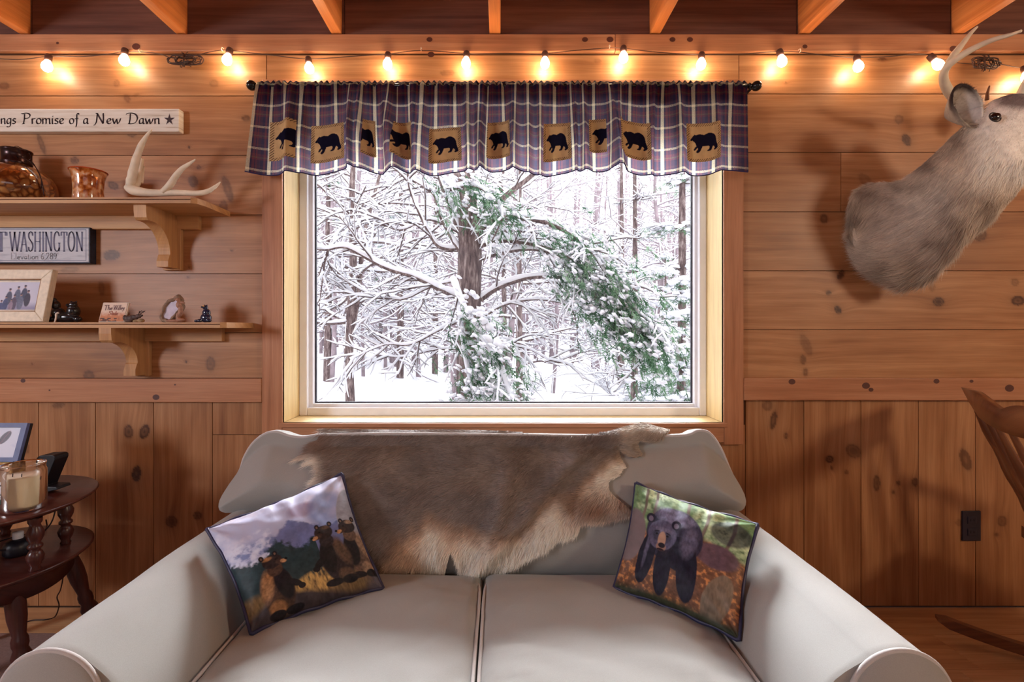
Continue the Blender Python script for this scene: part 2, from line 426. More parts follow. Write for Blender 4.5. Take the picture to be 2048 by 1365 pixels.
plank(jb, OX0, OX1, D-.010, D+jd+.08, OZ0-.012, OZ0, 'x', .001, .6)
plank(jb, OX0, OX1, D-.010, D+jd+.08, OZ1, OZ1+.012, 'x', .001, .5)
jb.build('jamb', JAMBW, win, smooth=False)
vy = D+jd
VINYL = plain('white_vinyl', (246, 246, 252), .35, .5, var=.02)
vf = MB(); fw = .045
gx0, gx1, gz0 = OX0+.05, OX1-.042, CZ-(806-CY)*(vy+.05)/F
def ring(mb, x0, x1, z0, z1, X0, X1, Z0, Z1, y0, y1, bev=.002):
    mb.box(x0, X0, y0, y1, z0, z1, bev); mb.box(X1, x1, y0, y1, z0, z1, bev); mb.box(X0, X1, y0, y1, z0, Z0, bev); mb.box(X0, X1, y0, y1, Z1, z1, bev)
ring(vf, OX0, OX1, OZ0, OZ1, OX0+.034, OX1-.03, OZ0+.034, OZ1-.034, vy, vy+.075, .004)
ring(vf, OX0+.030, OX1-.026, OZ0+.030, OZ1-.030, gx0, gx1, gz0, OZ1-.048, vy+.022, vy+.070, .003)
vf.build('window_frame', VINYL, win, smooth=False)
gk = MB(); ring(gk, gx0-.001, gx1+.001, gz0-.001, OZ1-.045, gx0+.005, gx1-.005, gz0+.005, OZ1-.05, vy+.044, vy+.056, 0)
gk.build('gasket', plain('black_gasket', (34, 28, 42), .6), win, smooth=False)
g = NT('window_glass')
fr = g.n('Fresnel', {'IOR': 1.45}).outputs[0]
ms = g.n('MixShader', {0: g.math('MULTIPLY', fr, .25)})
g.link(g.n('BsdfTransparent', {0: (.97, .98, .98, 1)}).outputs[0], ms.inputs[1]); g.link(g.n('BsdfGlossy', {'Roughness': .02}).outputs[0], ms.inputs[2])
g.link(ms.outputs[0], g.out.inputs[0])
gp = MB(); gp.box(gx0, gx1, vy+.048, vy+.052, gz0, OZ1-.045); gp.build('pane', g.m, win, smooth=False)

# floor of pine planks, with a flat grey rug at the left
fl = MB(); y = D-.0005; k = 0
while y > YB:
    wd = .175 if k else .17
    o = 0; x = XL
    cuts = [XL, RND.uniform(-1.6, .2), RND.uniform(.9, 2.2), XR]
    for a, b in zip(cuts[:-1], cuts[1:]): plank(fl, a+.0006, b-.0006, y-wd+.0015, y, -.02, 0, 'x', .0015, RND.uniform(.35, .8))
    y -= wd; k += 1
fl.box(XL, XR, YB, D+.3, -.06, -.0205, phase=.1, along=.1, tone=.2, knot=.8)
fl.build('floor', FLOORW, smooth=False, kind='structure')

PLASTER = plain('painted_boards', (206, 200, 194), .8, .2, var=.03)
ce = MB()
for k in range(26):
    a = YB+k*.19
    if a < D: plank(ce, XL, XR, a, min(a+.189, D+.3), ZC, ZC+.03, 'x', .001, RND.uniform(.4, .7))
ce.build('ceiling', BEAMW, smooth=False, kind='structure')
for nm, (a, b, c, d) in {'wall_left': (XL-.1, XL, YB, D+.3), 'wall_right': (XR, XR+.1, YB, D+.3), 'wall_front': (XL, XR, YB-.1, YB)}.items():
    sw = MB()
    for k in range(11): plank(sw, a, b, c, d, .224*k, min(.224*k+.222, ZC), 'y' if nm != 'wall_front' else 'x', .001, RND.uniform(.4, .7))
    sw.build(nm, PLASTER, smooth=False, kind='structure')

# ceiling beams running away from the window wall
bx_side = [(-292, -270, 'ceiling beam beyond the left edge of the view, over the wall shelves'), (2208, 2230, 'ceiling beam beyond the right edge of the view, over the rocking chair')]
bx = [(30, 64, 'leftmost of the exposed ceiling beams, above the word sign'), (357, 377, 'ceiling beam above the cord coil left of the window'), (665, 685, 'ceiling beam above the left end of the valance, third from the left'),
      (979, 1001, 'middle ceiling beam, straight above the centre of the window'), (1298, 1318, 'ceiling beam above the right part of the valance'), (1594, 1615, 'ceiling beam between the valance and the deer antlers'),
      (1900, 1920, 'ceiling beam above the antlers of the mounted deer')]
for i, (a, b, lb) in enumerate(bx+bx_side):
    m = MB(); xa = WX(a) if i else WX(46); xb = WX(b)
    plank(m, xa, xb, YB+.02, D-.0045, WZ(72), ZC-.001, 'y', .002, .5+.1*(i % 2))
    m.build('ceiling_beam', BEAMW, smooth=False, label=lb, cat='beam', group='exposed ceiling beams')
# ================================================================== SOFA
XC = -.045
def fabric(name, rgb, sheen=.25):
    n = NT(name); c = S(rgb)
    v = mapped(n, (1, 1, 1))
    n1 = n.n('TexNoise', {'Vector': v, 'Scale': 900., 'Detail': 2.}).outputs[0]
    n2 = n.n('TexNoise', {'Vector': v, 'Scale': 9., 'Detail': 4.}).outputs[0]
    col = n.mix(.5, n.ramp(n2, [(.3, tuple(x*.93 for x in c)), (.7, tuple(x*1.06 for x in c))]), n.ramp(n1, [(.35, tuple(x*.9 for x in c)), (.65, tuple(x*1.08 for x in c))]))
    return n.pbr(col, .85, .2, bump=n1, bstr=.15, bdist=.0006, **{'Sheen Weight': sheen, 'Sheen Roughness': .5})
SOFA = fabric('taupe_twill', (160, 158, 154))
PIPE = fabric('taupe_piping', (192, 186, 184))
def bz(py, d): return CZ-(py-CY)*d/F
back_px = [(470,1013),(458,1008),(455,992),(466,966),(480,940),(488,915),(505,888),(528,870),(552,865),(578,873),(605,876),(650,871),(800,869),(1000,871),(1200,874),(1300,874),(1372,872),(1397,863),(1420,868),
           (1442,898),(1460,940),(1474,972),(1478,992),(1470,1007),(1452,1012)]
BO = cr([((x-CX)*1.43/F, CZ-(y-CY)*1.43/F) for x, y in back_px], 4)
lowL, lowR = XC-.545, XC+.545
BO = np.concatenate((BO, cr([BO[-1], (lowR+.03, .555), (lowR, .50), (lowR-.005, .40)], 4)[1:], cr([(lowR-.02, .385), (XC, .38), (lowL+.02, .385)], 5), cr([(lowL+.005, .40), (lowL, .50), (lowL-.03, .555), BO[0]], 4)[:-1]))
def backdist(X, Z): return np.where(inpoly(X, Z, BO), pdist(X, Z, BO), 0)
def yfront(X, Z):
    X = np.asarray(X, float); Z = np.asarray(Z, float)
    t = np.clip((Z-.42)/.36, -.2, 1.05); e = backdist(X, Z)
    q = 1-np.clip(e/.15, 0, 1)
    wr = (fbm(X*5+3, Z*7, 3, 3)-.5)*.022+(fbm(X*16, Z*4+X*3, 9, 2)-.5)*.006
    y = 1.255+.115*t+.028*t*t-.018*np.sin(np.clip(t, 0, 1)*PI)
    return np.minimum(y+.090*q*q+wr*(1-q), 1.43)

sofa = empty('loveseat', (XC, 1.2, 0), 'beige upholstered loveseat with rolled arms and piped back, standing under the window', 'sofa')
# back: front shell by rings towards a central line, sides, rear
def resample(C, t):
    L = np.concatenate(([0], np.cumsum(np.linalg.norm(np.diff(C, axis=0), axis=1)))); L /= L[-1]
    return np.stack((np.interp(t, L, C[:, 0]), np.interp(t, L, C[:, 1])), 1)
n = len(BO); ntop = len(cr(back_px, 4)); i0 = int(np.argmin(BO[:ntop, 0])); i1 = int(np.argmax(BO[:ntop, 0]))
tt = (1-np.cos(np.linspace(0, 1, 131)*PI))/2*.35+np.linspace(0, 1, 131)*.65
top = resample(BO[i0:i1+1], tt); bot = resample(np.concatenate((BO[i1:], BO[:i0+1]))[::-1], tt)
ss = (1-np.cos(np.linspace(0, 1, 47)*PI))/2
Q = top[:, None]*(1-ss[None, :, None])+bot[:, None]*ss[None, :, None]
Yq = yfront(Q[..., 0], Q[..., 1]); Yq[:, 0] = Yq[:, -1] = Yq[0] = Yq[-1] = 1.43
mb = MB(); mb.grid(np.stack((Q[..., 0], Yq, Q[..., 1]), -1))
rings = [np.stack((BO[:, 0], np.full(n, 1.43), BO[:, 1]), 1), np.stack((BO[:, 0], np.full(n, 1.455), BO[:, 1]+.002), 1), np.stack((BO[:, 0], np.full(n, 1.50), BO[:, 1]-.010), 1), np.stack((BO[:, 0]*.99, np.full(n, 1.55), BO[:, 1]-.034), 1), np.stack((BO[:, 0]*.975, np.full(n, 1.60), BO[:, 1]-.075), 1)]
q = BO*.94+np.array((XC, .6))*.06; rings.append(np.stack((q[:, 0], np.full(n, 1.635), q[:, 1]-.09), 1))
mb.grid(np.stack(rings)[::-1], closed_v=True); mb.add(rings[-1], [tuple(range(n))])
bk = mb.build('backrest', SOFA, sofa)
mb = MB(); pp = np.stack((BO[:, 0], np.full(n, 1.434), BO[:, 1]), 1); pp = pp[:len(cr(back_px, 4))]
mb.tube(pp, .0048, 8); mb.build('piping', PIPE, bk)

# arms
AR, AZ, AY0, AY1 = .084, .487, .778, 1.50
for sgn, ax in ((-1, -.725), (1, .646)):
    inn = sgn*(abs(XC+sgn*.527))
    prof = [(inn, .20), (inn, .36), (inn+sgn*.006, .42), (inn+sgn*.030, .475), (inn+sgn*.062, .520)]
    # up the padded inner side into the roll, over it and down outside
    prof += [(ax+(-sgn)*AR*math.cos(a)*1.0, AZ+AR*math.sin(a)) for a in np.linspace(.88, PI*1.22, 17)]
    prof += [(ax+sgn*.052, .40), (ax+sgn*.050, .30), (ax+sgn*.050, .09)]
    pr = cr(prof, 3)
    a0, a1 = 3*5, (5+16)*3+1
    ys = np.concatenate((np.linspace(AY0, AY0+.02, 4), np.linspace(AY0+.05, AY1, 26)))
    X = np.zeros((len(ys), len(pr), 3))
    for i, y in enumerate(ys):
        t = (y-AY0)/(AY1-AY0); puff = .004*math.sin(PI*min(1, t*1.0))
        wr = (fbm(pr[:, 0]*18, np.full(len(pr), y*9+sgn), 8, 3)-.5)*.005*(1-abs(2*t-1)**3)
        cxy = np.array((ax, AZ)); v = pr-cxy; L = np.linalg.norm(v, axis=1)[:, None]; 
        k = 0 if i else -.002
        q = pr+v/L*(puff+wr[:, None]+k)
        X[i, :, 0] = q[:, 0]; X[i, :, 1] = y; X[i, :, 2] = q[:, 1]
    mb = MB(); mb.grid(X[::sgn]); m = len(pr)
    arm = mb.build('arm', SOFA, sofa)
    # front panel, slightly puffed, edged with piping round the roll
    mb = MB(); cc = np.array((ax, .44)); R2 = []
    for s in (0, .06, .2, .45, .8, .98):
        q = pr*(1-s)+cc*s; R2.append(np.stack((q[:, 0], np.full(m, AY0-.008*math.sin(s*PI/2)), q[:, 1]), 1))
    mb.grid(np.stack(R2), closed_v=True); mb.build('front_panel', SOFA, arm)
    ca = np.linspace(-.9, PI+.9, 40); q = np.stack((ax+(AR-.001)*np.cos(ca), AZ+(AR-.001)*np.sin(ca)), 1)
    rr_ = [np.stack((ax+AR*k*np.cos(ca), np.full(40, AY0-.006-.016*math.sqrt(1-k*k)), AZ+AR*k*np.sin(ca)), 1) for k in (1, .97, .9, .75, .5, .2, .01)]
    mb = MB(); mb.grid(np.stack(rr_)); mb.build('roll_panel', SOFA, arm)
    mb = MB(); mb.tube(np.stack((q[:, 0], np.full(len(q), AY0-.005), q[:, 1]), 1), .0045, 8)
    mb.build('piping', PIPE, arm)

# seat cushions
def superpad(x0, x1, y0, y1, z0, z1, nu=60, nv=44, crown=.018, seed=0, r=.028):
    """a box cushion with rounded edges, crowned top and soft creases"""
    u = np.linspace(-1, 1, nu); v = np.linspace(-1, 1, nv)
    def ax(t, a, b): return (a+b)/2+(b-a)/2*np.sign(t)*(1-(1-abs(t))**1.35)
    X, Y = np.meshgrid(ax(u, x0, x1), ax(v, y0, y1), indexing='ij')
    ex = np.minimum(X-x0, x1-X); ey = np.minimum(Y-y0, y1-Y); e = np.minimum(ex, ey)
    e = np.clip(e, 0, r); fall = r-np.sqrt(np.maximum(r*r-(r-e)**2, 0))
    dist = np.minimum(np.clip(ex/.10, 0, 1), np.clip(ey/.10, 0, 1))
    cre = (fbm(X*3, Y*20+X*6, seed, 3)-.5)*.022*np.clip(1-ex/.4, 0, 1)*np.clip(ex/.03, 0, 1)+(fbm(X*6, Y*6, seed+5, 3)-.5)*.012
    # pinch lines running in from the seam beside the piping
    pin = -.010*np.maximum(0, np.sin(Y*55+fbm(X*9, Y*4, seed)*9))**4*np.exp(-np.minimum(X-x0, x1-X)/.09)
    top = z1-fall+crown*dist**.7*(1-.3*((X-(x0+x1)/2)/(x1-x0)*2)**2)+(cre+pin)*dist**.5
    bot = z0+fall*.6
    T = np.stack((X, Y, top), -1); B = np.stack((X, Y, bot), -1)
    mb = MB(); mb.grid(T); mb.grid(B[:, ::-1])
    # sides
    def strip(a, b): mb.grid(np.stack((a, b)))
    strip(T[0, ::-1], B[0, ::-1]); strip(T[-1], B[-1]); strip(T[:, 0], B[:, 0]); strip(T[::-1, -1], B[::-1, -1])
    return mb
for i, (x0, x1) in enumerate(((XC-.529, XC-.0012), (XC+.0012, XC+.529))):
    cu = superpad(x0, x1, .70, 1.285, .30, .437, seed=11+i*7).build('seat_cushion', SOFA, sofa)
    mb = MB(); r = .012
    lp = [(x0+.010, .705, .430), (x0+.005, .8, .431), (x0+.0045, 1.0, .432), (x0+.005, 1.2, .431), (x0+.02, 1.28, .422)]
    rp = [(x1-.010, .705, .430), (x1-.005, .8, .431), (x1-.0045, 1.0, .432), (x1-.005, 1.2, .431), (x1-.02, 1.28, .422)]
    mb.tube(cr(lp, 6), .0038, 8); mb.tube(cr(rp, 6), .0038, 8); mb.tube(cr([lp[0], (x0+.1, .699, .424), (x1-.1, .699, .424), rp[0]], 6), .0038, 8)
    mb.build('piping', PIPE, cu)
mb = MB(); mb.box(XC-.58, XC+.58, .80, 1.60, .09, .325, .02); mb.build('base', SOFA, sofa)
for x in (-.60, .60):
    for y in (.84, 1.54):
        mb = MB(); mb.lathe([(0, 0), (.018, 0), (.022, .03), (.028, .095), (0, .095)], (XC+x, y, 0), 14); grainify(mb, 2, .4).build('leg', DARKW, sofa)
# ================================================================== VALANCE AND ROD
RY = D-.075                                                # depth of the rod
BLACKM = plain('black_metal', (26, 24, 26), .22, .6, var=.2, metal=.4)
rod = empty('curtain_rod', tuple(P(1008, 171, RY)), 'black metal curtain rod with round ball finials above the window', 'curtain rod')
mb = MB(); mb.tube([P(510, 171, RY), P(1510, 172, RY)], .0075, 12); mb.build('pole', BLACKM, rod)
for px, py, sg in ((503, 171, -1), (1513, 172, 1)):
    c = P(px, py, RY); r = .0185
    mb = MB(); mb.lathe([(.006, -.03), (.012, -.028), (.008, -.022), (.008, -.017)]+[(r*math.sin(a), -r*math.cos(a)) for a in np.linspace(.35, PI-.02, 14)], c, 20, (sg, 0, 0)); mb.build('finial', BLACKM, rod)
for px in (512, 1508):
    c = P(px, 171, RY); mb = MB(); mb.tube([(c[0], RY, c[2]), (c[0], D-.003, c[2]-.004)], .005, 8); mb.box(c[0]-.01, c[0]+.01, D-.006, D-.0002, c[2]-.03, c[2]+.025, .002); mb.build('bracket', BLACKM, rod)

def stripes(n, fac, pal):
    return n.ramp(fac, pal, 'CONSTANT')
NAVY, WINE, CREAM, PLUM, OLIVE = S((34, 32, 68)), S((112, 48, 58)), S((246, 236, 196)), S((74, 44, 66)), S((120, 110, 70))
nt = NT('plaid_cloth')
u = nt.attr('cu').outputs['Fac']; v = nt.attr('cv').outputs['Fac']
def per(x, p): return nt.math('FRACT', nt.math('DIVIDE', x, p))
palU = [(0, CREAM), (.17, NAVY), (.26, WINE), (.38, NAVY), (.42, WINE), (.50, PLUM), (.66, NAVY), (.80, WINE), (.90, NAVY)]
palV = [(0, CREAM), (.10, NAVY), (.30, WINE), (.44, OLIVE), (.50, WINE), (.58, NAVY), (.84, PLUM), (.93, NAVY)]
cu = stripes(nt, per(u, .074), palU); cv = stripes(nt, per(v, .084), palV)
th = nt.n('TexNoise', {'Vector': nt.n('CombineXYZ', {0: nt.math('MULTIPLY', u, 1500.), 1: nt.math('MULTIPLY', v, 130.)}).outputs[0], 'Scale': 1., 'Detail': 2.}).outputs[0]
th2 = nt.n('TexNoise', {'Vector': nt.n('CombineXYZ', {0: nt.math('MULTIPLY', u, 200.), 1: nt.math('MULTIPLY', v, 1100.)}).outputs[0], 'Scale': 1., 'Detail': 2.}).outputs[0]
mixf = nt.ramp(nt.math('ADD', nt.math('MULTIPLY', th, .5), nt.math('MULTIPLY', th2, .5)), [(.40, (.08,)*3), (.6, (.62,)*3)])
col = nt.mix(mixf, cu, cv)
col = nt.mix(.35, col, nt.ramp(th, [(.38, (.55, .55, .6)), (.62, (1.5, 1.45, 1.5))]), 'MULTIPLY')
df = nt.n('BsdfDiffuse', {0: nt.mix(1.0, col, (.62, .60, .62), 'MULTIPLY')}).outputs[0]
tr = nt.n('BsdfTranslucent', {0: nt.mix(.09, col, (.95, .88, 1.0))}).outputs[0]
ms = nt.n('MixShader', {0: .44, 1: df, 2: tr}); nt.link(ms.outputs[0], nt.out.inputs[0])
PLAID = nt.m

# folds: sharp ridges where the cloth is pushed together
FOLDS = [(585, 22, .030, -8), (608, 9, .012, 5), (700, 12, .028, 6), (716, 10, .020, 12), (764, 14, .030, 26), (776, 8, .016, 20), (822, 12, .022, 12), (845, 14, .022, 0), (930, 10, .022, 4), (950, 14, .030, 10), (965, 9, .020, 2),
         (1022, 14, .026, 2), (1055, 10, .018, 0), (1078, 8, .016, 0), (1146, 9, .020, -4), (1162, 12, .026, 6), (1215, 13, .032, 14), (1232, 9, .02, 8), (1305, 10, .014, -10), (1352, 12, .018, 6), (1425, 12, .010, 10)]
def hem(px): return 349+4.5*np.sin(px/41.)+3*np.sin(px/17.+1)+np.where(px < 560, (560-px)*-.10, 0)
def vfold(px, t):
    """distance of the cloth in front of the rod plane; t 0 at the top, 1 at the hem"""
    y = .004*np.sin(px/3.1+np.sin(px/23.)*2)*np.exp(-t*9)*1.6
    y = y+.004*np.sin(px/8.3+2)*np.exp(-((t-.15)/.2)**2)
    a = np.clip(t*1.6, 0, 1)**.7
    for c, wd, am, sh in FOLDS:
        x = (px-c-sh*t)/(wd*(.62+.5*t)); y = y+am*1.8*a*np.exp(-x*x)*(1+.35*np.tanh(x*2))
    y = y+a*(.008*np.sin(px/27.+t*1.1)+.006*np.sin(px/61.+2))
    return y
def vpoint(px, t):
    """px: pixel column at the rod, t: 0..1 down; returns xyz arrays and slide along the cloth"""
    spread = -np.clip((560-px)/50., 0, 1.2)*28*np.clip(t, 0, 1)**.8
    wob = np.zeros_like(px)
    for c, wd, am, sh in FOLDS: wob = wob+am*260*np.clip(t*1.3, 0, 1)*np.tanh((px-c)/wd*1.3)*np.exp(-((px-c)/(wd*1.7))**2)*-1
    dep = RY-.010-vfold(px, t)
    pyt = 168+np.where(t < .02, 1.6*np.sin(px/1.9), 0); pyb = hem(px)
    x = (px+spread+wob-CX)*RY/F; z = CZ-((pyt+(pyb-pyt)*t)-CY)*RY/F
    return x, dep, z
nu_, nv_ = 1100, 64
pxs = np.linspace(517, 1493, nu_); ts = np.linspace(0, 1, nv_)
PX, T_ = np.meshgrid(pxs, ts, indexing='ij')
x, y, z = vpoint(PX, T_)
ds = np.hypot(np.diff(x[:, 40]), np.diff(y[:, 40])); CU = np.concatenate(([0], np.cumsum(ds)))
CV = T_*(.355)
val = empty('valance', tuple(P(1005, 175, RY)), 'short navy, wine and cream plaid valance with bear patches hanging over the window', 'valance')
mb = MB(); mb.grid(np.stack((x, y, z), -1), cu=np.repeat(CU[:, None], nv_, 1), cv=CV)
mb.build('cloth', PLAID, val)
# the header is doubled round the rod and hangs behind as a second layer
k = 16; mb = MB(); X2 = np.stack((x[:, :k], y[:, :k]*.0+RY+.010+.3*(RY-.010-y[:, :k]), z[:, :k]), -1)
mb.grid(X2, cu=np.repeat(CU[:, None], k, 1), cv=CV[:, :k]); 
top_ = np.stack((np.stack((x[:, 0], y[:, 0], z[:, 0]), -1), np.stack((x[:, 0], np.full(nu_, RY), z[:, 0]+.009+.002*np.sin(pxs/1.7)), -1), X2[:, 0]), 1)
mb.grid(top_, cu=np.repeat(CU[:, None], 3, 1), cv=np.zeros((nu_, 3)))
mb.build('header', plain('dark_lining', (40, 32, 48), .9, .05), val)
mb = MB(); mb.tube(np.stack((x[::3, -1], y[::3, -1], z[::3, -1]), -1), .0021, 5); mb.build('hem', plain('navy_hem', (52, 46, 84), .9, .1), val)

# bear patches
bear0 = [(0,.38),(.02,.33),(.06,.27),(.09,.20),(.13,.15),(.16,.12),(.19,.15),(.25,.13),(.33,.10),(.42,.12),(.50,.15),(.58,.10),(.68,.06),(.78,.09),(.87,.17),(.92,.28),(.94,.40),(.95,.52),(.97,.62),(1.0,.76),(1.0,.86),(.96,.92),(.89,.93),(.86,.88),(.90,.82),(.86,.74),(.82,.72),(.80,.80),
        (.77,.88),(.71,.92),(.62,.92),(.61,.87),(.68,.82),(.70,.73),(.66,.66),(.56,.66),(.45,.67),(.42,.76),(.38,.86),(.33,.95),(.27,.98),(.21,.94),(.23,.88),(.27,.82),(.28,.74),(.24,.76),(.20,.84),(.14,.88),(.12,.83),(.16,.74),(.22,.66),(.20,.58),(.17,.50),(.14,.46),(.10,.44),(.08,.40),(.05,.43),(.01,.42)]
bear = [((a-.5)*1.0+.5, (b-.5)*1.0+.5) for a, b in bear0]
nt = NT('bear_patch'); pc = nt.attr('pc').outputs['Color']
nz = nt.n('TexNoise', {'Vector': mapped(nt, (40,)*3), 'Scale': 1.}).outputs[0]
pc = nt.mix(.5, pc, nt.ramp(nz, [(.3, (.8, .8, .8)), (.7, (1.15, 1.15, 1.15))]), 'MULTIPLY')
ms = nt.n('MixShader', {0: .10, 1: nt.n('BsdfDiffuse', {0: pc}).outputs[0], 2: nt.n('BsdfTranslucent', {0: pc}).outputs[0]}); nt.link(ms.outputs[0], nt.out.inputs[0]); PATCH = nt.m
TAN, INK, STC = np.array(S((200, 166, 120))), np.array(S((26, 24, 42))), np.array(S((70, 46, 40)))
# screen columns of each patch, rows, and which slice of the patch shows before the fold swallows it
PT = [(540, 592, 246, 322, 0, .72), (623, 688, 252, 326, 0, 1), (724, 752, 246, 318, .42, 1), (783, 822, 248, 322, .22, 1), (858, 922, 259, 326, 0, 1), (974, 1019, 248, 322, .05, 1), (1087, 1142, 249, 322, 0, 1), (1178, 1213, 244, 311, 0, .55), (1242, 1301, 247, 320, 0, 1), (1373, 1441, 249, 323, 0, 1)]
allx = np.linspace(517, 1493, 1400)
for (a, b, r0, r1, c0, c1) in PT:
    t0, t1 = (r0-168)/181., (r1-168)/181.
    # find the cloth columns that land on these screen columns
    xa, ya, _ = vpoint(allx, np.full_like(allx, .6)); scr = CX+xa*F/ya
    ia = allx[np.argmin(abs(scr-a)+abs(allx-a)*.2)]; ib = allx[np.argmin(abs(scr-b)+abs(allx-b)*.2)]
    N = 96; pu = np.linspace(ia, ib, N); tv = np.linspace(t0, t1, N)
    PU, TV = np.meshgrid(pu, tv, indexing='ij'); x, y, z = vpoint(PU, TV)
    U = (c0+(c1-c0)*np.linspace(0, 1, N))[:, None]+np.zeros((1, N)); V = np.linspace(0, 1, N)[None, :]+np.zeros((N, 1))
    c = np.zeros((N, N, 3))+TAN
    ins = inpoly((U-.11)/.80, (V-.22)/.56, bear); c[ins] = INK
    st = ((np.sin((U+V)*95) > .45) & ((V < .075) | (V > .925))) | ((np.sin((V+U)*95) > .45) & ((U < .085) | (U > .915)))
    c[st] = STC
    mb = MB(); mb.grid(np.stack((x, y-.0022, z), -1), pc=c)
    mb.build('bear_patch', PATCH, val)
# ================================================================== STRING LIGHTS
def emis(name, col, st):
    n = NT(name); n.link(n.n('Emission', {0: tuple(col)+(1,), 1: st}).outputs[0], n.out.inputs[0]); return n.m
BULB = emis('warm_bulb_glow', (1.0, .72, .45), 78)
CORD = plain('brown_cord', (70, 44, 34), .5)
HOOK = plain('clear_hook', (220, 205, 190), .2)
SOCK = plain('brown_socket', (92, 62, 54), .5)
LY = D-.045
bul = [(97, 116, 93, 138, -5), (250, 104, 248, 126, -2), (459, 103, 453, 124, -3), (617, 121, 619, 139, 2), (776, 112, 775, 131, 0), (933, 110, 932, 130, 0), (1090, 110, 1090, 130, 0), (1247, 99, 1247, 118, 0),
       (1403, 112, 1402, 134, 0), (1560, 106, 1565, 128, 4), (1714, 117, 1717, 135, 2), (1863, 115, 1878, 131, 12), (2050, 138, 2056, 165, 2)]
sl = empty('string_lights', tuple(P(1090, 105, LY)), 'string of warm glowing bulbs on a brown cord along the wall above the window', 'string lights')
cp = []
for px, py in [(-30, 116), (40, 119), (97, 113), (170, 113), (225, 107), (250, 103), (283, 104), (320, 108), (345, 116), (385, 112), (420, 104), (447, 100), (459, 101), (540, 110), (617, 118), (700, 113), (776, 108), (843, 101), (933, 107), (1010, 107), (1090, 107), (1150, 101), (1218, 96), (1247, 97),
               (1320, 105), (1403, 109), (1480, 108), (1540, 104), (1560, 103), (1597, 104), (1660, 112), (1714, 115), (1780, 113), (1830, 108), (1863, 111), (1905, 124), (1950, 128), (1985, 126), (2030, 134), (2050, 134), (2120, 130)]:
    cp.append(P(px, py, D-.0275))
mb = MB(); mb.tube(cr(cp, 5), .0017, 6); mb.build('cord', CORD, sl)
for px, py in [(283, 104), (843, 101), (1218, 96), (1597, 104), (447, 101)]:
    mb = MB(); c = P(px, py, D-.021); mb.tube(cr([(c[0], D-.018, c[2]+.008), (c[0], D-.032, c[2]+.006), (c[0], D-.035, c[2]-.003), (c[0], D-.027, c[2]-.006)], 5), .0013, 6); mb.build('cup_hook', HOOK, sl)
for (sx_, sy_, bx_, by_, ti) in bul:
    c0 = P(sx_, sy_, D-.032); c1 = P(bx_, by_, LY); ax = c1-c0; ax /= np.linalg.norm(ax)
    mb = MB(); mb.lathe([(0, -.012), (.011, -.012), (.0125, -.006), (.0125, .010), (.0110, .016), (0, .016)], c0, 14, ax)
    so = mb.build('socket', SOCK, sl)
    mb = MB(); mb.lathe([(.009, .0), (.0100, .006), (.0150, .016), (.0172, .027), (.0158, .037), (.0105, .044), (.004, .0475), (.0002, .048)], c0+ax*.013, 18, ax)
    mb.build('bulb', BULB, so)
# two bundles of left-over cord, tied up
rnd = random.Random(4)
for (px, py, wd, hg) in [(370, 120, 38, 15), (1972, 126, 30, 17)]:
    mb = MB()
    for k in range(8):
        ph = rnd.uniform(0, 6); a = []
        for q in np.linspace(0, 2*PI, 15)[:-1]:
            rx = wd*rnd.uniform(.8, 1.0)*(.55+.45*(k % 2)); a.append(P(px+rx*math.cos(q)+rnd.uniform(-3, 3), py+hg*(.35+.08*k)*math.sin(q)*(1+.3*math.cos(2*q))+rnd.uniform(-2, 2), D-.024-.004*k+.004*math.sin(q*2+ph)))
        pts = cr(a, 4, closed=True); pts = np.concatenate((pts, pts[:1])); mb.tube(pts, .0018, 6)
    for q in range(7): 
        a = rnd.uniform(0, 6.28); b = P(px+rnd.uniform(-8, 8), py, D-.05); e = P(px+wd*.6*math.cos(a), py+hg*1.1*math.sin(a), D-.045+rnd.uniform(-.01, .01)); mb.tube([b, (b+e)/2+np.array((0, -.008, .004)), e], .0014, 5)
    mb.tube([P(px-3, py-hg*.9, D-.055), P(px-2, py+hg*.9, D-.055)], .003, 6)
    mb.build('cord_bundle', CORD, sl)
